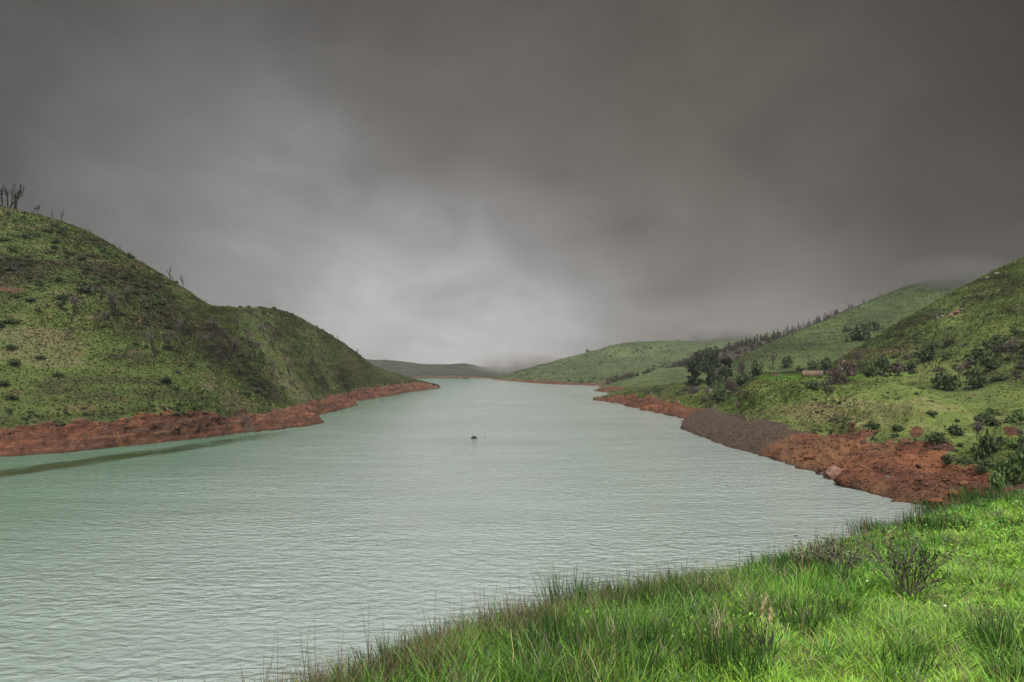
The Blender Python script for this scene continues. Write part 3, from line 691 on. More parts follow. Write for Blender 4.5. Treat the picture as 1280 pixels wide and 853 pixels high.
# ---- gully bushes, terrace bushes (each where the photo shows it)
G_, R_ = [RIGHT], [RIGHT, GREENHILL]
spots = [  # px, py(base), width px, height px, kind, label, surface
    (836, 482, 22, 18, TWIGGY, 'grey twiggy bush on the grass left of the gully trees', G_), (822, 492, 12, 8, LEAFY, 'small dark bush at the top of the red spit', G_),
    (850, 495, 16, 10, BRIGHT, 'bright green bush above the red spit, in front of the gully trees', G_), (900, 504, 26, 26, LEAFY, 'round grey green bush at the gully mouth above the scree', G_), (884, 503, 22, 22, TWIGGY, 'grey brown bush at the gully mouth, left of the round green one', G_),
    (912, 492, 18, 22, BROWNB, 'reddish brown bush deep in the gully', G_), (926, 482, 24, 20, LEAFY, 'dark green bush at the head of the gully', G_), (895, 490, 20, 16, LEAFY, 'dark bush at the foot of the tallest gully tree', G_), (868, 492, 18, 12, BROWNB, 'low brownish bush at the left foot of the gully trees', G_), (915, 504, 12, 9, BRIGHT, 'small bright bush on the scree\'s upper end', G_),
    (927, 470, 12, 22, BROWNB, 'narrow brown bush on the grass right of the gully trees', R_), (945, 471, 22, 26, LEAFY, 'broad mid green bush left of the red cutting', R_), (968, 462, 18, 24, TWIGGY, 'grey bare bush standing on the slope above the red cutting', R_), (984, 460, 14, 18, LEAFY, 'small dark green tree above the red cutting, right of the bare bush', R_), 
    (1000, 466, 14, 9, LEAFY, 'low dark bush left of the wooden shed', R_), (1018, 462, 18, 13, LEAFY, 'green bush rising behind the wooden shed', R_), (1034, 462, 20, 17, LEAFY, 'dark green bush behind the gap right of the wooden shed', R_), (1048, 466, 16, 12, LEAFY, 'dark bush at the foot of the rusty frame', R_),
    (1017, 487, 20, 13, LEAFY, 'dark rounded bush hanging on the terrace edge below the shed', G_), (1034, 488, 22, 16, SCRUB, 'dark bush on the terrace edge, right of the rounded one', G_), (1046, 480, 24, 20, BROWNB, 'brown purple bush on the terrace edge below the frame', G_), (1060, 471, 26, 26, BROWNB, 'brown bush in front of the pale hut', G_), (1074, 468, 24, 32, TWIGGY, 'tall grey brown twiggy bush right of the pale hut', G_),
    (1100, 470, 34, 30, LEAFY, 'large dark green bush at the back of the terrace', G_), (1085, 472, 20, 20, LEAFY, 'dark bush left of the large one at the back of the terrace', G_), (1122, 470, 24, 20, BROWNB, 'brownish bush right of the large dark one on the terrace', G_), (1137, 464, 20, 16, LEAFY, 'dark green bush at the terrace\'s right end', G_), (1156, 452, 28, 20, LEAFY, 'spreading green bush on the hill foot above the terrace\'s right end', G_), (1165, 438, 22, 12, LEAFY, 'low green thicket on the slope above the spreading bush', G_),
    (1075, 425, 36, 20, SCRUB, 'dark thicket in the fold between the two right hills', R_), (1090, 414, 22, 14, SCRUB, 'upper dark thicket in the fold between the two right hills', R_), (1060, 414, 16, 8, SCRUB, 'small dark patch of scrub left of the fold', R_),
    (1183, 488, 34, 30, LEAFY, 'large leafy bush on the slope right of the terrace', G_), (1200, 478, 28, 28, TWIGGY, 'bare twiggy bush behind the large leafy one on the right slope', G_), (1222, 486, 30, 30, LEAFY, 'green bush beside the bare stems on the right slope', G_), (1238, 462, 30, 26, LEAFY, 'green bush high on the right slope near the photo\'s edge', G_), (1262, 452, 34, 34, TWIGGY, 'tall grey bush near the right edge of the photo', G_), (1215, 452, 30, 16, SCRUB, 'dark scrub on the right slope above the leafy bushes', G_), (1240, 436, 24, 14, SCRUB, 'dark scrub patch highest on the right slope', G_), (1186, 430, 20, 10, SCRUB, 'dark scrub on the mid slope above the terrace end', G_),
    (1224, 570, 32, 52, TWIGGY, 'tall grey green feathery bush above the red shore at right', G_), (1232, 572, 26, 40, LEAFY, 'dark green bush behind the feathery one above the red shore', G_), (1258, 605, 34, 44, BRIGHT, 'bright leafy bush at the right edge, in front of the red notch', G_), (1276, 590, 26, 50, LEAFY, 'tall green bush cut by the right edge of the photo', G_), (1244, 612, 22, 26, BRIGHT, 'small bright bush at the edge of the foreground reeds', G_), (1277, 560, 22, 30, TWIGGY, 'twiggy bush cut by the right edge above the bright leafy ones', G_),
    (1125, 538, 22, 9, SCRUB, 'dark weeds hanging over the broken edge of the red bank', G_), (1092, 537, 18, 12, LEAFY, 'dark bush on the broken edge above the red rocks', G_), (1172, 553, 24, 14, SCRUB, 'dark scrub beside the red notch', G_), (1196, 545, 26, 16, LEAFY, 'tussocky dark bush right of the red notch', G_), (1165, 520, 16, 8, SCRUB, 'small dark tuft of scrub above the red notch', G_),
]
for i, (px, py, wp, hp, kind, lab, sf) in enumerate(spots):
    p = surf(px, py, sf)
    if p is None: continue
    m = p.y / FPX; me = kind[i % len(kind)]
    o = link('twiggy_bush' if kind is TWIGGY else 'bush', me); o.location = p - Vector((0, 0, .1 * hp * m))
    sz = max(v.co.z for v in me.vertices); sx = 2.6 if kind is TWIGGY else 1.05
    o.scale = (wp * m / 2 / sx, wp * m / 2 / sx, hp * m * 1.08 / sz); o.rotation_euler[2] = i * 1.7
    tag(o, lab, 'bush')
pts = seen(RIGHT, 90, 3.2, 5.9, 1040, 1300, .3, 12, lambda h: sstep(0, .35, fbm(h.G, .03, 3, 70)) * (1 - .8 * sstep(4.9, 5.4, h.RP)) + .01)
scatter('hillside_bush', SCRUB + LEAFY, pts, 1.1, 'low dark bush in the scrub scattered over the right hillside', 'bush', 'scrub on the right hillside', .45, sink=.12)
pts = seen(RIGHT, 70, 2.15, 3.0, 1000, 1290, .3, 13)
scatter('tussock_bush', SCRUB, pts, .75, 'small dark tussock bush between the terrace and the red bank', 'bush', 'tussock bushes below the terrace', .4, sink=.12)
pts = seen(RIGHT, 36, 2.1, 4.0, 800, 925, .3, 14, lambda h: 1.0 + 0 * h.RP)
scatter('gully_bush', LEAFY + BROWNB + SCRUB, pts, 1.7, 'dark bush among the undergrowth around the gully trees', 'bush', 'undergrowth around the gully trees', .4, sink=.15)

pts = seen(RIGHT, 60, 1.78, 2.12, 1015, 1215, 1, 21)  # extra scrub added to give the turf edge a shadow line
scatter('edge_bush', SCRUB, pts, .8, 'dark scrub added to shade the broken grass edge of the red bank', 'bush', 'scrub along the red bank\'s grass edge', .5, sink=.15)
pts = seen(LEFT, 60, 1.86, 2.12, -5, 480, 1, 22)
scatter('edge_bush', SCRUB, pts, .75, 'low scrub along the grass edge above the left shore\'s bank', 'bush', 'scrub along the left bank\'s grass edge', .5, sink=.15)

pts = seen(RIGHT, 46, 3.95, 4.6, 1020, 1290, 1, 31)
scatter('belt_bush', LEAFY + BROWNB[:2] + TWIGB, pts, 1.7, 'bush in the continuous scrub belt running along the back of the terrace', 'bush', 'scrub belt behind the terrace', .45, sink=.15)
pts = seen(RIGHT, 34, 1.9, 2.9, 1200, 1310, 1, 32)
scatter('shore_bush', LEAFY + BRIGHT[:1], pts, 1.35, 'leafy bush in the thicket above the red shore at the right edge', 'bush', 'thicket at the right edge', .4, sink=.15)

# ---- hedge lines and forest
hedge = [(757, 480), (775, 474), (792, 470), (808, 465), (826, 458), (845, 455), (866, 451), (880, 450)]
hp = np.array(hedge, float); hu = np.linspace(0, len(hp) - 1, 58)
for i, uu in enumerate(hu):
    px = np.interp(uu, range(len(hp)), hp[:, 0]) + random.uniform(-3, 3); py = np.interp(uu, range(len(hp)), hp[:, 1]) + random.uniform(-1, 2.5)
    p = surf(px, py, [MOUND, FOREST]);
    if p is None: continue
    o = link('hedge_tree', (BROWNB + SCRUB)[i % 7]); s = random.uniform(2.2, 4.2); o.location = p; o.scale = (s, s, s * random.uniform(1.1, 1.7)); o.rotation_euler[2] = i
    tag(o, 'dull brown tree in the hedge line climbing behind the green mound', 'tree', 'trees of the hedge line behind the green mound')
pts = seen(FOREST, 215, 2.4, 3.0, 862, 1075, 1, 15)
scatter('forest_tree', CONIF, pts, .68, 'thin brown conifer in the wood on the slope behind the smooth green hill', 'tree', 'conifers of the wood behind the green hill', .55)
pts = [ridge_pt(FOREST, 3, px + random.uniform(-2, 2)) for px in np.linspace(868, 1064, 84)]
scatter('skyline_tree', CONIF + SNAG[:1] + CONIF[:2], pts, .48, 'thin brown conifer on the skyline of the wood on the right', 'tree', 'conifers on the wood\'s skyline', .6)
pts = np.concatenate([seen(FOREST, 110, 2.2, 3.0, 850, 1060, 1, 16), seen(FOREST, 80, 1.2, 2.6, 800, 930, 1, 17)])
scatter('wood_tree', WOODB, pts, 2.9, 'dull bushy tree at the lower edge of the brown wood', 'tree', 'bushy trees at the lower edge of the wood', .35)
pts = [ridge_pt(GREENHILL, 3, px) for px in (1035, 1043, 1052, 1060, 1068, 1078, 1090, 1102, 1113, 1128, 1134)]
scatter('dead_tree', SNAG, pts, .95, 'small bare tree on the misty skyline of the smooth green hill', 'bare tree', 'bare trees on the misty green skyline', .35)
p = ridge_pt(LONG, 5, 735); o = link('lone_tree', LEAFY[0]); o.location = p; o.scale = (4, 4, 7); tag(o, 'lone round tree on the skyline of the long green hill across the lake', 'tree')
pts = seen(LONG, 60, 2.0, 4.6, 640, 930, .3, 18, lambda h: sstep(.05, .4, fbm(h.G, .008, 3, 33)))
scatter('far_bush', SCRUB, pts, 2.4, 'tiny dark bush on the long green hill across the lake', 'bush', 'bushes on the long green hill', .4)

# ------------------------------------------------------------------ rough grass of the slopes
def tussocks(name, label, h, n, r0, r1, px0, px1, seed, hpx, cols, emax=.42, nb=6, dens=None, bias=0.0):
    g = np.random.default_rng(seed)
    pts = seen(h, n, r0, r1, px0, px1, emax, seed, dens); n = len(pts)
    col = veg_colour(pts, cols, bias) * g.uniform(.88, 1.14, (n, 1))
    size = np.clip(pts[:, 1] / FPX * hpx, .15, 4) * g.uniform(.6, 1.3, n) * (1 + 1.1 * (g.random(n) < .06))
    a = g.random((n, nb)) * 6.283; tilt = g.uniform(.45, .93, (n, nb)); ln = size[:, None] * g.uniform(.6, 1.2, (n, nb))
    out = np.stack([np.cos(a) * tilt, np.sin(a) * tilt, np.sqrt(1 - np.minimum(tilt, .99) ** 2)], -1)
    side = np.stack([-np.sin(a), np.cos(a), 0 * a], -1) * (size[:, None, None] * .42)
    b = pts[:, None, :] + out * np.array([.5, .5, 0]) * ln[:, :, None] * .3 - np.array([0, 0, .08])
    V = np.stack([b - side, b + side, b + out * ln[:, :, None]], 2).reshape(-1, 3)
    cc = col[:, None, :] * g.uniform(.93, 1.08, (n, nb, 1)); cc = np.repeat(cc.reshape(-1, 3), 3, 0)
    me = mesh_np(name, V, [np.arange(len(V)).reshape(-1, 3)], [M_TUSS], {'tint': cc})
    return tag(link(name, me), label, 'grass', kind='stuff')
tussocks('hillside_grass', 'rough green and straw coloured grass covering the left hill', LEFT, 190000, 1.6, 6.05, -30, 552, 101, 1.15, CL, nb=4, bias=-.20)
tussocks('hillside_grass', 'rough green grass in tussocks covering the near right hill', RIGHT, 190000, 1.6, 6.0, 740, 1320, 102, 1.25, CR, nb=4, bias=-.05)
tussocks('hillside_grass', 'short grass covering the smooth green hill behind the terrace', GREENHILL, 16000, 1.0, 3.0, 895, 1220, 103, .8, [tuple(x * .8 for x in c) for c in CR[1:4]])
tussocks('hillside_grass', 'grass and low heath covering the long hill and mound across the lake', LONG, 12000, 2.0, 5.0, 610, 940, 104, .7, [tuple(x * .72 for x in c) for c in CR[:4]])

# ------------------------------------------------------------------ rocks
def rock_mesh(name, seed, mat, sx=1, sy=1, sz=.7, sub=3, rough=.28, peak=0):
    import bmesh
    bm = bmesh.new(); bmesh.ops.create_icosphere(bm, subdivisions=sub, radius=1)
    V = np.array([v.co[:] for v in bm.verts]); g = np.random.default_rng(seed)
    for _ in range(9):                                     # flat broken faces
        d = rand_dirs(g, 1)[0]; lim = g.uniform(.55, .85); s = V @ d; V = V - np.outer(np.maximum(s - lim, 0) * .9, d)
    V = V + (V / np.linalg.norm(V, axis=1, keepdims=True)) * (fbm(V + seed * 7.1, 1.6, 4, seed) * rough)[:, None]
    V[:, 2] += peak * np.maximum(0, 1 - np.hypot(V[:, 0] - .1, V[:, 1])) * (V[:, 2] > 0)
    V = V * np.array([sx, sy, sz]); F = np.array([[v.index for v in f.verts] for f in bm.faces]); bm.free()
    return mesh_np(name, V, [F], [mat], smooth=False)
RK = [rock_mesh('shore_rock', 200 + i, M_ROCK_RED, 1, .9, .6) for i in range(4)]
RP_ = [rock_mesh('pale_rock', 210 + i, M_ROCK_PINK, 1, .85, .7) for i in range(3)]
RG = [rock_mesh('grey_stone', 220 + i, M_ROCK_GREY, 1, .8, .6, 2) for i in range(3)]
p = Vector(W(592, 548.5)); o = link('lake_rock', rock_mesh('lake_rock', 231, M_ROCK_DARK, 1.2, .8, .75, 3, .25, .35)); o.location = (p.x, p.y, .08); o.scale = (.8, .8, .8)
tag(o, 'black pointed rock breaking the surface in the middle of the lake', 'rock')
p = Vector(W(606.5, 546.5)); o = link('lake_rock', rock_mesh('lake_rock', 233, M_ROCK_DARK, .34, .25, .16, 2)); o.location = (p.x, p.y, 0); tag(o, 'tiny dark tip of rock in the water right of the black pointed rock', 'rock')
def put_rock(px, py, wpx, mesh, label, sink=.2, squash=1.0, sf=None, rz=None, group=None, tall=1.0):
    p = surf(px, py, sf or [RIGHT])
    if p is None: p = Vector(W(px, py))
    s = wpx * p.y / FPX / 2; o = link('rock', mesh); o.location = p - Vector((0, 0, s * sink)); o.scale = (s, s * squash, s * tall); o.rotation_euler = (random.uniform(-.2, .2), random.uniform(-.2, .2), px if rz is None else rz)
    tag(o, label, 'rock', group); return o
put_rock(1042, 592, 34, rock_mesh('pink_boulder', 241, M_ROCK_PINK, 1, .8, .62, 4, .22), 'large pinkish boulder at the water\'s edge below the red bank', .05, rz=.3)
put_rock(1027, 592, 6, RG[0], 'small grey rock in the shallows left of the pinkish boulder', .0)
put_rock(1015, 566, 26, RK[0], 'flat reddish rock ledge up the bank left of the pinkish boulder', .35, tall=.6)
put_rock(1141, 640, 16, rock_mesh('orange_rock', 243, M_ROCK_RED, .7, .7, 1.1, 4, .25), 'upright orange red rock just behind the foreground grass', .1, tall=1.3)
put_rock(1109, 597, 7, RG[1], 'pale grey stone alone on the smooth red slope', .05)
put_rock(1168, 625, 22, RK[1], 'orange rock heap right of the upright orange rock', .2)
put_rock(1190, 615, 18, RK[2], 'broken orange rock at the edge of the reeds', .2)
put_rock(1206, 603, 14, RK[0], 'reddish brown rock on the bank behind the reeds', .2)
put_rock(1222, 596, 12, RK[2], 'brown rock below the feathery bush', .2)
put_rock(1068, 572, 12, RK[3], 'dark red rock above the pinkish boulder', .2)
put_rock(1080, 583, 10, RK[0], 'red rock right of the pinkish boulder', .2)
for px, py, s, lab in [(1178, 396, 8, 'leftmost dark rock of the outcrop high on the right hill'), (1189, 394, 9, 'middle rock of the outcrop high on the right hill'), (1197, 391, 10, 'largest pale pink rock of the outcrop high on the right hill'), (1203, 387, 8, 'topmost rock of the outcrop high on the right hill'), (1172, 398, 6, 'small dark rock at the lower end of the hillside outcrop'),
                       (1246, 343, 9, 'flat dark rock on the skyline of the near right hill'), (1234, 348, 7, 'smaller dark rock on the near right hill\'s skyline, below the flat one'), (1120, 405, 6, 'dark rock on the ridge where the right hill meets the misty one'), (1218, 493, 6, 'reddish rock poking out of the grass on the right slope')]:
    put_rock(px, py, s, (RP_ if 'pale' in lab or 'middle' in lab else RG)[int(px) % 3], lab, .1)
g = np.random.default_rng(55)
def zone_rocks(h, n, r0, r1, px0, px1, meshes, size, label, group, seed, grey=False, nm='rock'):
    nv, nu = h.RP.shape
    px = CXP + h.G[:, :, 0] / h.G[:, :, 1] * FPX
    c = np.argwhere((h.RP > r0) & (h.RP < r1) & (px > px0) & (px < px1) & (h.earth > .5) & (h.G[:, :, 2] > .1) & ((h.sc > .5) == grey))
    gg = np.random.default_rng(seed)
    for k in gg.choice(len(c), n, replace=False):
        p = h.G[c[k][0], c[k][1]]; s = size * gg.uniform(.5, 1.6) * p[1] / FPX / 2
        o = link(nm, meshes[k % len(meshes)]); o.location = (p[0], p[1], p[2] - .15 * s); o.scale = (s, s * .8, s * .8); o.rotation_euler = (gg.normal() * .3, gg.normal() * .3, gg.random() * 6)
        tag(o, label, 'rock', group)
zone_rocks(RIGHT, 110, 1.0, 2.02, 975, 1215, RK + RP_[:1], 4.2, 'broken red rock lying on the eroded red bank at right', 'rocks on the red bank at right', 1)
RS = [rock_mesh('scree_stone', 260 + i, M_ROCK_SCREE, 1, .8, .65, 2) for i in range(3)]
RB = [rock_mesh('brown_rock', 250 + i, M_ROCK_BROWN, 1, .9, .75) for i in range(3)]
zone_rocks(RIGHT, 70, 1.55, 2.1, 985, 1200, RB, 8.0, 'dark brown clod added as shade under the broken grass edge of the red bank', 'clods under the grass edge', 11, nm='soil_clod')  # dark brown lumps added to stand for shaded hollows below the turf
zone_rocks(RIGHT, 45, .98, 1.15, 960, 1200, RB + RK, 4.5, 'wet dark rock along the waterline of the red bank', 'rocks along the red bank\'s waterline', 12)
zone_rocks(LEFT, 70, 1.6, 2.05, -5, 470, RB, 4.5, 'dark clod under the grass edge of the left bank', 'clods under the left bank\'s grass edge', 13, nm='soil_clod')
zone_rocks(RIGHT, 34, 1.0, 1.9, 780, 890, RK + RG[:1], 4.0, 'dark red rock along the foot of the red spit', 'rocks on the red spit', 2)
zone_rocks(RIGHT, 90, 1.0, 1.95, 855, 1020, RS, 3.0, 'small pale stone on the grey scree slope', 'stones on the grey scree', 3, True, nm='scree_stone')
zone_rocks(LEFT, 60, 1.0, 1.9, -5, 460, RG + RK, 2.4, 'small rock on the red bank of the left shore', 'rocks on the left shore\'s bank', 4, nm='bank_stone')
def rubble(name, label, h, n, px0, px1, mats, size, seed, grey=False):
    gg = np.random.default_rng(seed); nv, nu = h.RP.shape
    px = CXP + h.G[:, :, 0] / h.G[:, :, 1] * FPX
    c = np.argwhere((h.earth > .45) & (px > px0) & (px < px1) & (h.RP > .98) & (h.RP < 2.3) & ((h.sc > .5) == grey))
    k = c[gg.integers(0, len(c), n)]; p = h.G[k[:, 0], k[:, 1]] + gg.normal(size=(n, 3)) * np.array([.3, .3, .05])
    s = p[:, 1] / FPX * size * gg.uniform(.4, 1.5, n)
    oc = np.array([(1, 0, 0), (0, 1, 0), (-1, 0, 0), (0, -1, 0), (0, 0, 1), (0, 0, -1)], float)
    V = p[:, None] + oc[None] * s[:, None, None] * gg.uniform(.4, 1.2, (n, 6, 1)) + gg.normal(size=(n, 6, 3)) * s[:, None, None] * .15
    f = np.array([(0, 1, 4), (1, 2, 4), (2, 3, 4), (3, 0, 4), (1, 0, 5), (2, 1, 5), (3, 2, 5), (0, 3, 5)])
    F_ = (np.arange(n)[:, None, None] * 6 + f[None]).reshape(-1, 3)
    me = mesh_np(name, V.reshape(-1, 3), [F_], mats, fmat=np.repeat(gg.integers(0, len(mats), n), 8))
    tag(link(name, me), label, 'rubble', kind='stuff')
rubble('rubble', 'red broken rubble littering the eroded red bank at right', RIGHT, 9000, 940, 1230, [M_ROCK_RED], 1.2, 5)
rubble('rubble', 'red broken rubble along the red spit', RIGHT, 1500, 745, 868, [M_ROCK_RED], 1.0, 7)
rubble('rubble', 'small brown grey stones covering the scree slope', RIGHT, 6000, 850, 1050, [M_ROCK_SCREE], .7, 8, True)
rubble('rubble', 'small stones littering the red bank of the left shore', LEFT, 5000, -10, 540, [M_ROCK_RED, M_ROCK_RED, M_ROCK_GREY], .8, 6)

# ------------------------------------------------------------------ the things people built on the terrace
def box_geo(G, c, s, col, rz=0):
    c = np.array(c); s = np.array(s) / 2
    V = np.array([(x, y, z) for x in (-1, 1) for y in (-1, 1) for z in (-1, 1)]) * s
    r = np.array([[math.cos(rz), -math.sin(rz), 0], [math.sin(rz), math.cos(rz), 0], [0, 0, 1]])
    G.add(V @ r.T + c, [np.array([[0, 1, 3, 2], [4, 6, 7, 5], [0, 4, 5, 1], [2, 3, 7, 6], [0, 2, 6, 4], [1, 5, 7, 3]])], col)
M_WOOD = tint_material('weathered_planks', 0.85, 0.1, 0.0, 0.0)
def ground_at(px, d): 
    x = (px - CXP) / FPX * d; q = drop_to(RIGHT, x, d); return q
WOODC = np.array([.082, .056, .040]); DARKW = np.array([.03, .022, .017])
def planks(G, g, w, h, y, x0=0):
    x = 0
    while x < w - .02:
        pw = min(g.uniform(.22, .38), w - x); hh = h * g.uniform(.94, 1.04)
        box_geo(G, (x0 + x + pw / 2, y + g.normal() * .015, hh / 2), (pw - .03, .05, hh), WOODC * g.uniform(.7, 1.25)); x += pw
q = ground_at(1006, 252); g = np.random.default_rng(4)
shed = tag(empty('plank_shed', q - Vector((0, 0, .15)), .0), 'weathered shed of upright planks standing open on the grassy terrace', 'shed')
G = Geo(); planks(G, g, 6.5, 2.75, 0); link('front_wall', G.mesh('front_wall', [M_WOOD]), shed)
G = Geo(); planks(G, g, 6.5, 2.5, 2.6); link('back_wall', G.mesh('back_wall', [M_WOOD]), shed)
G = Geo(); box_geo(G, (-.02, 1.3, 1.3), (.06, 2.5, 2.6), WOODC * 1.7); link('side_wall', G.mesh('side_wall', [M_WOOD]), shed)
G = Geo(); box_geo(G, (6.52, 1.3, 1.25), (.06, 2.5, 2.5), WOODC * .8); link('side_wall', G.mesh('side_wall', [M_WOOD]), shed)
for x in (-.06, 3.4, 6.56):
    G = Geo(); box_geo(G, (x, -.08, 1.45), (.14, .12, 2.9), WOODC * (1.9 if x < 0 else 1.2)); link('post', G.mesh('post', [M_WOOD]), shed)
q = ground_at(1033, 254)
pen = tag(empty('plank_pen', q - Vector((0, 0, .1)), -.05), 'low dark pen of loose boards right of the plank shed', 'pen')
G = Geo(); planks(G, g, 3.6, 1.9, 0); G.C = [c * .5 for c in G.C]; link('front_wall', G.mesh('front_wall', [M_WOOD]), pen)
G = Geo(); box_geo(G, (1.8, 1.1, 2.0), (4.0, 2.4, .07), DARKW); link('roof', G.mesh('roof', [M_WOOD]), pen)
for x in (.0, 3.6):
    for y in (-.07, 2.1):
        G = Geo(); box_geo(G, (x, y, .98), (.12, .1, 1.96), WOODC * .9); link('post', G.mesh('post', [M_WOOD]), pen)
q = ground_at(1049, 262)
fr = tag(empty('post_frame', q - Vector((0, 0, .3)), .05), 'tall rusty frame of two posts and a crossbar behind the brown bushes', 'frame')
for x in (0, 1.5):
    G = Geo(); tube(G, [(x, 0, 0), (x, 0, 10.8)], [.16, .13], np.array([.07, .05, .04]), 6); link('post', G.mesh('post', [M_WOOD]), fr)
G = Geo(); tube(G, [(-.5, 0, 10.7), (5.6, .2, 10.9)], [.11, .1], np.array([.055, .038, .03]), 6); link('crossbar', G.mesh('crossbar', [M_WOOD]), fr)
G = Geo(); tube(G, [(5.3, .2, -.5), (5.3, .2, 10.9)], [.1, .09], np.array([.055, .038, .03]), 6); link('post', G.mesh('post', [M_WOOD]), fr)
q = ground_at(1055, 270)
hut = tag(empty('pale_hut', q - Vector((0, 0, .2)), .35), 'small pale walled hut half hidden by brown bushes near the frame', 'hut')
G = Geo(); box_geo(G, (0, 0, 2.4), (2.0, 2.0, 4.8), np.array([.34, .33, .31])); link('wall', G.mesh('wall', [M_WOOD]), hut)
G = Geo(); G.add([(-1.25, -1.25, 4.8), (1.25, -1.25, 4.8), (1.25, 1.25, 4.8), (-1.25, 1.25, 4.8), (-1.25, 0, 5.7), (1.25, 0, 5.7)], [np.array([[0, 1, 5, 4], [2, 3, 4, 5], [0, 3, 2, 1]]), np.array([[0, 4, 3], [1, 2, 5]])], np.array([.10, .045, .03])); link('roof', G.mesh('roof', [M_WOOD]), hut)
G = Geo(); box_geo(G, (.25, -1.02, 1.6), (.8, .05, 2.0), DARKW); link('door', G.mesh('door', [M_WOOD]), hut)

# ------------------------------------------------------------------ foreground grass
def fg_cands(n, d0, d1, seed, px0=180, px1=1420):
    g = np.random.default_rng(seed); d = g.uniform(d0, d1, n); px = g.uniform(px0, px1, n)
    return g, (px - CXP) / FPX * d, d
def fg_tall(X, Y):                 # 0 = low bright turf, 1 = tall rough grass
    p = np.stack([X, Y, 0 * X], -1); d = fg_dist(X, Y)
    n = fbm(p, .35, 3, 71); n2 = fbm(p, .9, 2, 72)
    az = CXP + X / np.maximum(Y, .1) * FPX
    rim = sstep(-2.3 - .04 * Y, -.5, d + n * 1.2)
    left = 1 - sstep(760, 950, az + n * 200)
    corner = sstep(1205, 1290, az + n * 70) * (1 - sstep(5.5, 8.5, Y)) * .8
    fld = np.clip(np.maximum(np.maximum(rim * .85, left * .85), corner) + n2 * .25 * .8 + n * .15, 0, 1)
    return fld, rim
def blades(name, label, X, Y, L, Wd, col, g, lean, curl, tip=None, lift=0.0, ang=None):
    n = len(X); Z = fg_z(X, Y) - .02 + lift
    b = np.stack([X, Y, Z], -1); a = g.random(n) * 6.283 if ang is None else ang
    dirh = np.stack([np.cos(a), np.sin(a), 0 * a], -1)
    up = np.array([0, 0, 1.0]); t = np.array([0, .38, .75, 1.0])
    pts = [b + dirh * (lean * L * k + curl * L * k * k)[:, None] + up * (L * (k - .35 * curl * k * k))[:, None] for k in t]
    r = g.random(n) * 6.283; s = np.stack([np.cos(r), np.sin(r), 0 * r], -1) * (Wd / 2)[:, None]
    V = np.stack([pts[0] - s * .7, pts[0] + s * .7, pts[1] - s, pts[1] + s, pts[2] - s * .75, pts[2] + s * .75, pts[3]], 1).reshape(-1, 3)
    i = np.arange(n)[:, None] * 7
    q = np.concatenate([i + np.array([0, 1, 3, 2]), i + np.array([2, 3, 5, 4])]); tr = i + np.array([4, 5, 6])
    tip = col if tip is None else tip
    base = col * np.array([1.0, .95, .9])
    cc = np.stack([base, base, col, col, (col + tip) / 2, (col + tip) / 2, tip], 1).reshape(-1, 3)
    me = mesh_np(name, V, [tr, q], [M_GRASS], {'tint': cc})
    return tag(link(name, me), label, 'grass', kind='stuff')
BRT = np.array([.130, .262, .024]); YEL = np.array([.185, .305, .030]); MIDG = np.array([.062, .175, .018]); DKG = np.array([.024, .066, .012]); STRAW = np.array([.27, .23, .12]); RUST = np.array([.095, .054, .040]); GREYG = np.array([.10, .125, .06])
def pal(g, n, cols, wts):
    k = g.choice(len(cols), n, p=np.array(wts) / sum(wts)); c = np.array(cols)[k]
    return c * g.uniform(.72, 1.28, (n, 1)) * (1 + g.normal(size=(n, 3)) * .05)
# clumps of blades: every clump shares a colour, a height and a lean
def clumped(nc, d0, d1, seed, keep, per, rad):
    g, X, Y = fg_cands(nc, d0, d1, seed); d = fg_dist(X, Y); T, rim = fg_tall(X, Y)
    m = (d < 1.4) & (g.random(nc) < keep(T, rim, d, X, Y)); X, Y, T, rim = X[m], Y[m], T[m], rim[m]
    k = np.repeat(np.arange(len(X)), per); n = len(k); a = g.random(n) * 6.283
    r = rad * (.6 + .05 * Y[k]) * np.sqrt(g.random(n))
    return g, X[k] + r * np.cos(a), Y[k] + r * np.sin(a), T[k], rim[k], k, a, len(X)
def joined(parts, off=0):
    out = []
    o = 0
    for p in parts:
        out.append((p[1], p[2], p[3], p[4], p[5] + o, p[6])); o += p[7]
    return [np.concatenate(q) for q in zip(*out)] + [o]
low = lambda T, r, d, X, Y: .25 + .75 * (1 - T)
X, Y, T, rim, k, ang, nk = joined([clumped(11000, 3.0, 12, 301, low, 16, .045), clumped(9000, 9, 44, 302, low, 12, .06)])
g = np.random.default_rng(303); n = len(X)
kx = np.zeros(nk); ky = np.zeros(nk); kx[k] = X; ky[k] = Y; pk = np.stack([kx, ky, 0 * kx], -1)
pn = fbm(pk, .8, 3, 73); pc = fbm(pk, .30, 3, 74); kr = g.random(nk)
ck = pal(g, nk, [BRT, YEL, MIDG, DKG, STRAW * .8], [5, 4, 2.5, 1.2, .3])
w1 = np.clip(.15 + pn * 1.6 + .25 * fg_tall(kx, ky)[0], 0, 1)[:, None]; ck = ck * (1 - w1 * .55) + ck * np.array([.42, .50, .8]) * w1 * .55
dry = (pc > .16)[:, None] * (g.random((nk, 1)) < .22); ck = np.where(dry, (STRAW * .40 + BRT * .15) * g.uniform(.6, 1.1, (nk, 1)), ck)
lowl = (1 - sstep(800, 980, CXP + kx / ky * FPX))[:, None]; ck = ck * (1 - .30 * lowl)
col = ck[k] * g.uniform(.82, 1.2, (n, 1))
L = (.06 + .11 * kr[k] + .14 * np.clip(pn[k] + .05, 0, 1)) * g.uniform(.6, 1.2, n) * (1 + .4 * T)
blades('turf_grass', 'short bright green turf on the slope at the lower right', X, Y, L, np.maximum(.006, .0010 * Y) * g.uniform(.7, 1.4, n), col, g, g.uniform(.1, .8, n), g.uniform(.1, .9, n), ang=ang + g.normal(0, .6, n))
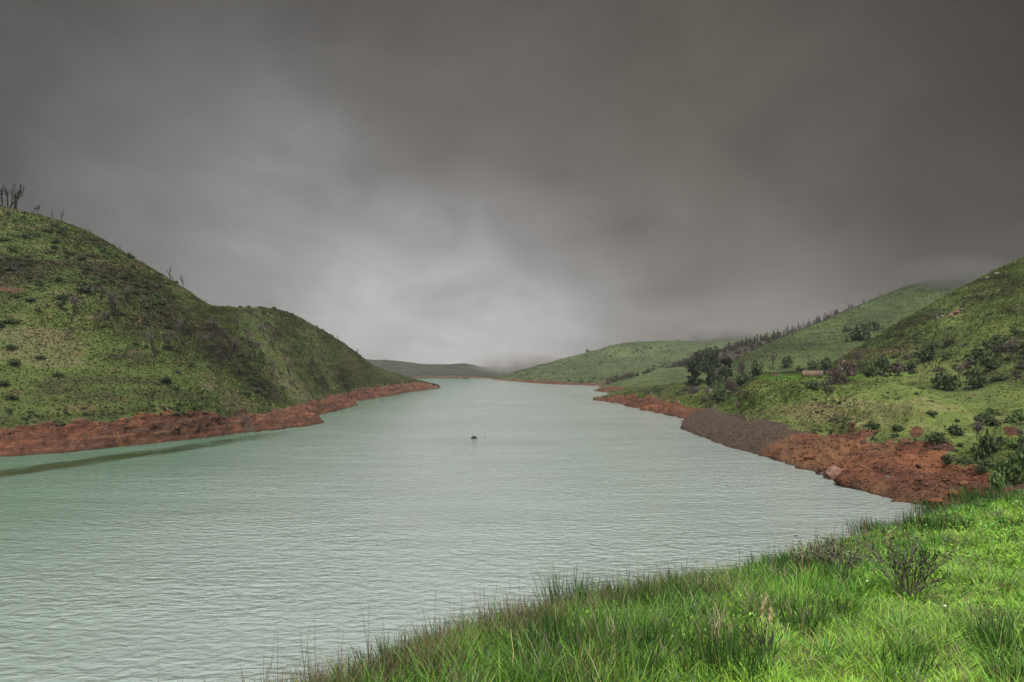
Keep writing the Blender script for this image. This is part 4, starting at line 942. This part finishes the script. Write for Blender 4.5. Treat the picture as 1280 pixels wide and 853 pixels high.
# small leaves of ground cover, in patches
g, X, Y = fg_cands(90000, 3.0, 26, 311); d = fg_dist(X, Y); T, rim = fg_tall(X, Y)
m = (d < 1) & (fbm(np.stack([X, Y, 0 * X], -1), .6, 3, 75) > .0) & (g.random(90000) < 1 - .6 * T); X, Y = X[m], Y[m]
n = len(X); C = np.stack([X, Y, fg_z(X, Y) + g.uniform(.03, .17, n)], -1)
V, f = leaf_quads(C, np.maximum(.018, .0022 * Y) * g.uniform(.7, 1.6, n), g, 1.5, 0)
tag(link('clover_leaves', mesh_np('clover_leaves', V, [f], [M_GRASS], {'tint': np.repeat(pal(g, n, [BRT * .85, YEL * .8, MIDG, DKG], [4, 2, 3, 1]), 4, 0)})), 'small leafy ground cover among the bright turf', 'ground cover', kind='stuff')
# tall rough grass
hi = lambda T, r, d, X, Y: np.clip(T - .15, 0, 1) * .8 + .03
X, Y, T, rim, k, ang, nk = joined([clumped(8500, 3.0, 13, 321, hi, 20, .06), clumped(7000, 8, 44, 322, hi, 16, .07)])
g = np.random.default_rng(323); n = len(X)
kx = np.zeros(nk); ky = np.zeros(nk); kx[k] = X; ky[k] = Y; pk = np.stack([kx, ky, 0 * kx], -1)
pn = fbm(pk, .6, 3, 76); pq = fbm(pk, .35, 3, 79); kr = g.random(nk)
ck = pal(g, nk, [MIDG, DKG, BRT * .85, GREYG, STRAW * .7, RUST], [4.5, 4.5, 3.0, 1.3, .6, .5])
sh = np.clip(.25 + pn * 1.8, 0, 1)[:, None]; ck = ck * (1 - .55 * sh) + .55 * sh * ck * np.array([.5, .52, .55])
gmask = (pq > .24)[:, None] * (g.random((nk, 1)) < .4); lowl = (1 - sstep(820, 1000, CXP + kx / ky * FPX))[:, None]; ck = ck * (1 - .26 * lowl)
ck = np.where(gmask, (GREYG * .8 + STRAW * .15) * g.uniform(.6, 1.1, (nk, 1)), ck)
kd = fg_dist(kx, ky); kaz = CXP + kx / ky * FPX
br = (sstep(-1.1, .2, kd) * (1 - sstep(700, 960, kaz)) > g.random(nk) * 1.1)[:, None]
ck = np.where(br, RUST * .7 * g.uniform(.5, 1.3, (nk, 1)) + DKG * .3, ck)
dkr = (sstep(-1.4, .2, kd) * sstep(900, 1080, kaz) > g.random(nk))[:, None]; ck = np.where(dkr, DKG * g.uniform(.7, 1.4, (nk, 1)), ck)
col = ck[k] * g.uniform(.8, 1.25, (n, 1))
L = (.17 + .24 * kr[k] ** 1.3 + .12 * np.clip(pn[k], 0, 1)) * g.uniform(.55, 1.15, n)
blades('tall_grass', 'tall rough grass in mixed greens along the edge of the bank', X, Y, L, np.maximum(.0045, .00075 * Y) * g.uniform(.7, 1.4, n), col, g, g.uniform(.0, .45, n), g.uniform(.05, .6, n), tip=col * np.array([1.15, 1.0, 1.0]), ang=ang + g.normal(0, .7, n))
# thin seed stems on the rim
g, X, Y = fg_cands(26000, 3.6, 34, 331); d = fg_dist(X, Y)
m = (d < 1.4) & (g.random(26000) < sstep(-1.3, .2, d) * .30) & (fbm(np.stack([X, Y, 0 * X], -1), .7, 2, 77) > -.1); X, Y = X[m], Y[m]
n = len(X); col = pal(g, n, [RUST, RUST * .6, STRAW * .8, DKG], [4, 3, 1, 2])
blades('seed_stems', 'thin reddish brown seed stems on the rim of the bank', X, Y, (.34 + .5 * g.random(n) ** 2) * (1 - .25 * sstep(8, 20, Y)), np.maximum(.004, .0007 * Y), col, g, g.normal(0, .12, n), g.uniform(0, .2, n))

# dead straw lying through the sward
g, X, Y = fg_cands(60000, 3.2, 30, 341); d = fg_dist(X, Y); m = (d < 1) & (g.random(60000) < .10 + .5 * (fbm(np.stack([X, Y, 0 * X], -1), .5, 3, 91) > .12)); X, Y = X[m], Y[m]
n = len(X); blades('dead_straw', 'dead straw and withered stems lying through the grass', X, Y, g.uniform(.08, .30, n), np.maximum(.003, .0006 * Y), pal(g, n, [STRAW * .7, STRAW * .4, RUST * .8, GREYG], [3, 3, 1.5, 2]), g, g.uniform(.2, 1.3, n), g.uniform(.1, .8, n), lift=.02)

# reed clumps standing out of the grass (each a thing)
def fg_row(px, py):
    d = np.linspace(3, 45, 1500); x = (px - CXP) / FPX * d
    z = fg_z(x, d); s = EYE - (py - HOR) / FPX * d
    k = np.argmax(z > s) if (z > s).any() else np.argmin(np.abs(z - s)); return float(d[k])
def fg_point(px, d):
    d = fg_row(px, d) if d > 100 else d
    x = (px - CXP) / FPX * d; return np.array([x, d, float(fg_z(np.array([x]), np.array([d]))[0])])
def reed_mesh(name, seed, n, h, rad, cols, wts, w=.008, spread=.35):
    g = np.random.default_rng(seed); a = g.random(n) * 6.283; r = rad * g.random(n) ** .7
    b = np.stack([r * np.cos(a), r * np.sin(a), 0 * a - .05], -1); L = h * g.uniform(.45, 1.05, n)
    out = np.stack([np.cos(a), np.sin(a), 0 * a], -1) * (spread * g.random(n))[:, None] + g.normal(size=(n, 3)) * np.array([.08, .08, 0])
    t = [0, .4, .75, 1]; pts = [b + out * (L * k ** 1.5)[:, None] + np.array([0, 0, 1]) * (L * (k - .1 * k * k))[:, None] for k in t]
    s = np.stack([np.cos(a * 3), np.sin(a * 3), 0 * a], -1) * w / 2
    V = np.stack([pts[0] - s, pts[0] + s, pts[1] - s, pts[1] + s, pts[2] - s * .8, pts[2] + s * .8, pts[3]], 1).reshape(-1, 3)
    i = np.arange(n)[:, None] * 7
    me = mesh_np(name, V, [i + np.array([4, 5, 6]), np.concatenate([i + np.array([0, 1, 3, 2]), i + np.array([2, 3, 5, 4])])], [M_GRASS], {'tint': np.repeat(pal(g, n, cols, wts), 7, 0)})
    return me
reeds = [(712, 8.6, .85, .34, 'tall dark reed clump standing highest on the rim against the water'), (740, 8.8, .62, .32, 'reed clump on the rim just right of the tallest one'), (648, 7.2, .5, .32, 'brown reed clump on the rim left of the tallest reeds'), (560, 6.2, .42, .3, 'reddish reed clump low on the left part of the rim'), (500, 5.7, .34, .3, 'reed clump near the left end of the grassy rim'),
         (800, 7.6, .55, .4, 'dense dark green clump in the grass below the rim'), (870, 10.8, .5, .35, 'green reed clump on the rim right of the dense dark clump'), (1105, 17, .50, .8, 'dark reed clump on the rim above the bare shrub'), (1165, 15, .50, .7, 'dark green clump behind the right side of the bare shrub'), (1240, 26, .75, 1.4, 'band of reeds in front of the bushes at the right edge'), (1190, 24, .6, 1.2, 'reeds in front of the orange rocks'),
         (700, 5.6, .50, .35, 'dark green clump at the bottom of the photo, left of the dry stalks'), (905, 4.9, .45, .3, 'dark clump of stems at the bottom edge of the photo'), (1262, 5.6, .42, .3, 'dark rushes in the lower right corner'), (610, 5.9, .34, .3, 'pale grey green tuft below the rim')]
for i, (px, d, h, rad, lab) in enumerate(reeds):
    br = 'brown' in lab or 'reddish' in lab; pale = 'pale' in lab
    me = reed_mesh('reed_clump', 400 + i, int(300 + 40 * d / 5), h, rad, [RUST * .75, DKG * .7, STRAW * .45, MIDG * .6] if br else [GREYG, MIDG, STRAW] if pale else [DKG * .6, MIDG * .45, DKG * .45, RUST * .5], [4, 2, 1.5, 2] if br else [3, 2, 1] if pale else [4, 3, 2, .6], max(.005, .0007 * d))
    o = link('reed_clump', me); o.location = fg_point(px, d); tag(o, lab, 'reeds')
# rush tufts breaking up the sward
TUFT = [reed_mesh('rush_tuft', 440 + i, 110, .42, .16, [DKG * .7, MIDG * .5, DKG * .5, STRAW * .45], [4, 3, 2, .8], .006) for i in range(3)] + [reed_mesh('rush_tuft', 445 + i, 90, .36, .16, [STRAW * .55, GREYG * .7, RUST * .8, MIDG * .6], [2, 3, 1.5, 2], .006) for i in range(2)]
gt = np.random.default_rng(88); made = 0
while made < 95:
    px = gt.uniform(420, 1275); zone = gt.random()
    d = gt.uniform(4.4, 12) if zone < .6 else gt.uniform(8, 26)
    x = (px - CXP) / FPX * d; dd = float(fg_dist(np.array([x]), np.array([d]))[0])
    T_ = float(fg_tall(np.array([x]), np.array([d]))[0][0])
    if dd > .5 or gt.random() > (.08 + T_): continue
    o = link('rush_tuft', TUFT[gt.integers(0, 5)]); o.location = fg_point(px, d); s = gt.uniform(.6, 1.25); o.scale = (s * 1.2, s * 1.2, s); o.rotation_euler[2] = gt.random() * 6.28
    tag(o, 'small rush tuft rising out of the grass on the near bank', 'rushes', 'rush tufts in the foreground grass'); made += 1
# shrubs
def twig_shrub(px, d, h, seed, label, n=16, spread=.85, col=PALEBARK * .6, leaf=None, lv=2, rad=.010):
    root = tag(empty('twiggy_shrub', fg_point(px, d), seed), label, 'shrub'); g = np.random.default_rng(seed); G = Geo(); ends = []
    for k in range(n):
        a = k * 2.4 + g.normal() * .4; s = spread * g.uniform(.25, 1)
        branches(G, g, (.03 * math.cos(a), .03 * math.sin(a), -.03), (s * math.cos(a), s * math.sin(a), 1), h * g.uniform(.42, .62), rad, lv, col * g.uniform(.7, 1.2), .38, (2, 4), .12, 4, ends, .0026 + .0002 * d, .66)
    link('branches', G.mesh('branches', [M_BARK]), root)
    if leaf is not None:
        e = np.array(ends); m = len(e) * 3; C = np.repeat(e, 3, 0) + g.normal(size=(m, 3)) * .035
        V, f = leaf_quads(C, (.014 + .0006 * d) * g.uniform(.6, 1.4, m), g, 2.6, .6)
        link('leaves', mesh_np('leaves', V, [f], [M_LEAF], {'tint': np.repeat(pal(g, m, [leaf, leaf * .7], [1, 1]), 4, 0)}), root)
    return root
twig_shrub(1135, fg_row(1135, 750), .70, 501, 'bare many stemmed shrub spreading out of the bright turf', 22, .8, PALEBARK * .8, MIDG * .55, 2, .006)
twig_shrub(1046, fg_row(1046, 718), .46, 502, 'greyish brown shrub on the rim left of the bare shrub', 18, .9, PALEBARK * .9, GREYG * .8)
twig_shrub(1018, fg_row(1018, 716), .42, 503, 'low grey twiggy shrub leaning at the rim', 12, 1.1, PALEBARK * 1.1, GREYG)
twig_shrub(958, fg_row(958, 828), .36, 504, 'dark bare stems in the grass under the dry plume', 9, .45, BARK * 1.6, None, 1, .004)
twig_shrub(790, fg_row(790, 812), .18, 505, 'small dry twiggy weed in front of the dense dark clump', 9, 1.0, PALEBARK * 1.3, None)
twig_shrub(1125, fg_row(1125, 778), .16, 506, 'small brown dry weed low in the turf', 8, 1.0, RUST, None, 1, .004)
# dry plume and stalks
def stalk(px, d, pts, label, rad=.006, plume=0):
    root = tag(empty('dry_stalk', fg_point(px, d), 0), label, 'stalk'); G = Geo(); g = np.random.default_rng(int(px))
    P_ = np.array(pts, float); tube(G, P_, np.linspace(rad, rad * .5, len(P_)), STRAW * 1.25, 5)
    link('stem', G.mesh('stem', [M_BARK]), root)
    if plume:
        n = 90; k = g.uniform(.45, 1, n); i = k * (len(P_) - 1); a = np.minimum(i.astype(int), len(P_) - 2); q = P_[a] + (P_[a + 1] - P_[a]) * (i - a)[:, None] + g.normal(size=(n, 3)) * np.array([.012, .012, .02])
        V, f = leaf_quads(q, .006 * g.uniform(.6, 1.5, n), g, 6, 2.2)
        link('plume', mesh_np('plume', V, [f], [M_GRASS], {'tint': np.repeat(pal(g, n, [STRAW * 1.3, STRAW], [1, 1]), 4, 0)}), root)
stalk(952, fg_row(952, 800), [(0, 0, 0), (.0, 0, .16), (.015, 0, .28), (.045, 0, .38)], 'pale dry grass plume standing out of the dark stems', .005, 1)
stalk(957, fg_row(957, 806), [(0, 0, 0), (.01, 0, .12), (.03, 0, .22), (.05, .01, .29)], 'second shorter dry plume beside the pale one', .004, 1)
stalk(896, 5.6, [(0, 0, 0), (-.02, 0, .14), (.03, .02, .24), (-.01, .02, .36)], 'crooked dry stalk left of the dry plumes', .004)
stalk(915, 5.3, [(0, 0, 0), (-.06, 0, .12), (-.10, .02, .2), (-.09, .02, .30)], 'bent straw stalk in the grass at the bottom of the photo', .004)
stalk(640, 5.0, [(0, 0, 0), (.01, 0, .2), (-.01, .02, .36)], 'thin straw stalk in the brown grass at the left of the bank', .003)
# tiny pale flowers in the turf
for i, (px, d, lab) in enumerate([(1083, fg_row(1083, 742), 'small white flower in the turf left of the bare shrub\'s foot'), (1180, fg_row(1180, 777), 'tiny white flower in the bright turf below the bare shrub')]):
    G = Geo(); g = np.random.default_rng(i); tube(G, [(0, 0, 0), (.01, 0, .14)], [.003, .002], MIDG, 4)
    for k in range(6):
        a = k * 1.047; c, s = math.cos(a), math.sin(a)
        G.add([(.01, 0, .14), (.01 + .011 * c - .007 * s, .011 * s + .007 * c, .155), (.01 + .016 * c, .016 * s, .15), (.01 + .011 * c + .007 * s, .011 * s - .007 * c, .155)], [np.array([[0, 1, 2, 3]])], np.array([.75, .75, .72]))
    o = link('white_flower', G.mesh('white_flower', [M_GRASS])); o.location = fg_point(px, d); tag(o, lab, 'flower')


# ------------------------------------------------------------------ air
def volume_mat(name, col, dens, noise=None):
    m, t = new_mat(name)
    v = t.n('ShaderNodeVolumePrincipled'); v.inputs['Color'].default_value = (*col, 1)
    if noise:
        tc = t.n('ShaderNodeTexCoord').outputs['Object']
        r = t.vmath('LENGTH', tc)
        f = t.smooth(r, 1.0, 0.2)
        nn = t.smooth(t.noise(t.pos(), noise, 3, 0.6), 0.30, 0.72)
        t.set(v.inputs['Density'], t.math('MULTIPLY', t.math('MULTIPLY', f, nn), dens))
    else: v.inputs['Density'].default_value = dens
    t.out(v.outputs[0], 'Volume')
    return m
HAZE_DENS = 0.00006
hz = volume_mat('haze_air', (0.60, 0.61, 0.62), HAZE_DENS)
bx = np.array([(x, y, z) for z in (-7, 210) for y in (-320, 2480) for x in (-2420, 2420)], float)
def mist(px, py, d, rx, ry, rz, dens, label, grey):
    import bmesh
    bm = bmesh.new(); bmesh.ops.create_icosphere(bm, subdivisions=3, radius=1); me = bpy.data.meshes.new('mist'); bm.to_mesh(me); bm.free()
    me.materials.append(volume_mat('drifting_mist', (grey, grey * .97, grey * .94), dens, 2.2 / max(rx, rz)))
    o = link('mist', me); o.location = P(px, py, d); o.scale = (rx, ry, rz); tag(o, label, 'mist', kind='stuff')
mist(1188, 354, 575, 62, 46, 27, 0.10, 'cloud drifting over the top of the smooth green hill on the right', .135)
mist(905, 420, 1260, 110, 60, 30, 0.06, 'mist on the crest of the long green hill across the lake', .215)
mist(664, 455, 1500, 150, 90, 30, 0.09, 'low cloud lying on the far hills at the end of the lake', .30)
mist(985, 408, 730, 70, 40, 16, 0.010, 'thin mist drifting through the brown wood on the right', .17)
hb = link('haze', mesh_np('haze', bx, [np.array([[0, 2, 3, 1], [4, 5, 7, 6], [0, 1, 5, 4], [2, 6, 7, 3], [0, 4, 6, 2], [1, 3, 7, 5]])], [hz]))
tag(hb, 'thin pale haze hanging in the air over the whole lake valley', 'haze', kind='stuff')

# ------------------------------------------------------------------ world and lights
EXPO = 2.65
M = 2 ** EXPO
SUN_EL, SUN_AZ = math.radians(56), math.radians(180)      # high, behind the camera
w = bpy.data.worlds.new('World'); scene.world = w; w.use_nodes = True
t = NT(w)
sky = t.n('ShaderNodeTexSky'); sky.sky_type = 'NISHITA'; sky.sun_disc = False
sky.sun_elevation = SUN_EL; sky.sun_rotation = SUN_AZ
bg1 = t.n('ShaderNodeBackground', i_Color=sky.outputs[0], i_Strength=0.05)
dirv = t.vmath('NORMALIZE', t.n('ShaderNodeTexCoord').outputs['Generated'])
sp = t.n('ShaderNodeSeparateXYZ', i_0=dirv)
dx, dy, dz = sp.outputs
# cloud deck coordinates: where the line of sight meets a flat cloud base
inv = t.math('DIVIDE', 1.0, t.math('ADD', t.math('MAXIMUM', dz, 0.0), 0.22))
deck = t.vmath('SCALE', dirv); t.set(deck.node.inputs['Scale'], inv)
n1 = t.noise(t.scalev(deck, (1.0, 0.75, 1.0)), 1.3, 4, 0.5, 0.5)
n2 = t.noise(t.scalev(dirv, (1, 1, 1.6)), 3.2, 5, 0.55, 0.5)
def lobe(px, py, wid, amp):
    v = Vector(((px - CXP) / FPX, 1, (HOR - py) / FPX)).normalized()
    a = t.vmath('DOT_PRODUCT', dirv, tuple(v))
    return t.smooth(a, math.cos(math.radians(wid)), 1.0, 0.0, amp)
L = lobe(590, 445, 17, 0.19)
for a in [(610, 420, 10, 0.08), (500, 370, 11, 0.07), (390, 310, 12, 0.055), (270, 265, 14, 0.05), (330, 190, 15, 0.014), (800, 430, 18, 0.05), (640, 480, 50, 0.07), (150, 250, 25, 0.02)]:
    L = t.math('ADD', L, lobe(*a))
mod = t.math('ADD', 0.10, t.math('ADD', t.math('MULTIPLY', n1, 0.8), t.math('MULTIPLY', n2, 1.0)))
n3 = t.noise(t.scalev(dirv, (1, 1, 1.4)), 7.5, 7, 0.62, 0.8)
mod = t.math('MULTIPLY', mod, t.math('ADD', 0.74, t.math('MULTIPLY', n3, 0.52)))
L = t.math('MULTIPLY', L, mod)
L = t.math('ADD', L, t.math('MULTIPLY', t.math('ADD', t.smooth(dx, -0.5, 0.4, 0.046, 0.031), t.math('MULTIPLY', t.math('SUBTRACT', n1, 0.5), 0.05)), t.math('ADD', 0.72, t.math('MULTIPLY', n3, 0.56))))
# thinner, brighter cloud overhead and behind the viewer
over = t.math('ADD', t.smooth(dz, 0.475, 0.78), t.math('MULTIPLY', t.smooth(dy, 0.15, -0.6), t.smooth(dz, -0.02, 0.25)), clamp=True)
L = t.math('ADD', L, t.math('MULTIPLY', over, 1.75))
side = t.mix(t.smooth(dx, -0.35, 0.25), (1.06, 1.0, 0.93, 1), (1.20, 1.0, 0.84, 1))
warm = t.mix(t.smooth(L, 0.06, 0.30), side, (1.01, 0.995, 0.98, 1))
Ls = t.math('MULTIPLY', L, 1.0 / M)
cl = t.vmath('SCALE', warm); t.set(cl.node.inputs['Scale'], Ls)
bg2 = t.n('ShaderNodeBackground', i_Color=cl, i_Strength=1.0)
mx = t.n('ShaderNodeMixShader', i_0=0.995)
t.set(mx.inputs[1], bg1.outputs[0]); t.set(mx.inputs[2], bg2.outputs[0])
wo = t.n('ShaderNodeOutputWorld'); t.set(wo.inputs[0], mx.outputs[0])

sl = bpy.data.lights.new('sun', 'SUN'); sl.energy = 1.5; sl.angle = math.radians(12); sl.color = (1.0, 0.97, 0.92)
so = bpy.data.objects.new('sun', sl); COL.objects.link(so)
sdir = Vector((math.sin(SUN_AZ) * math.cos(SUN_EL), math.cos(SUN_AZ) * math.cos(SUN_EL), math.sin(SUN_EL)))
so.rotation_euler = sdir.to_track_quat('Z', 'Y').to_euler()

cam = bpy.data.cameras.new('camera'); co = bpy.data.objects.new('camera', cam); COL.objects.link(co)
cam.sensor_width = 36; cam.lens = 24; cam.clip_start = 0.1; cam.clip_end = 6000
co.location = (0, 0, EYE); co.rotation_euler = (math.radians(90), 0, 0)
cam.shift_y = (HOR - 426.5) / 1280
scene.camera = co
scene.view_settings.view_transform = 'Standard'; scene.view_settings.look = 'None'
scene.view_settings.exposure = EXPO; scene.view_settings.gamma = 1; scene.view_settings.use_curve_mapping = False
scene.cycles.use_denoising = True; scene.cycles.sample_clamp_direct = 0.5; scene.cycles.sample_clamp_indirect = 0.4
scene.cycles.volume_bounces = 0; scene.cycles.max_bounces = 5; scene.cycles.diffuse_bounces = 2; scene.cycles.glossy_bounces = 2
scene.cycles.transparent_max_bounces = 8; scene.cycles.caustics_reflective = False; scene.cycles.caustics_refractive = False
scene.cycles.volume_max_steps = 64
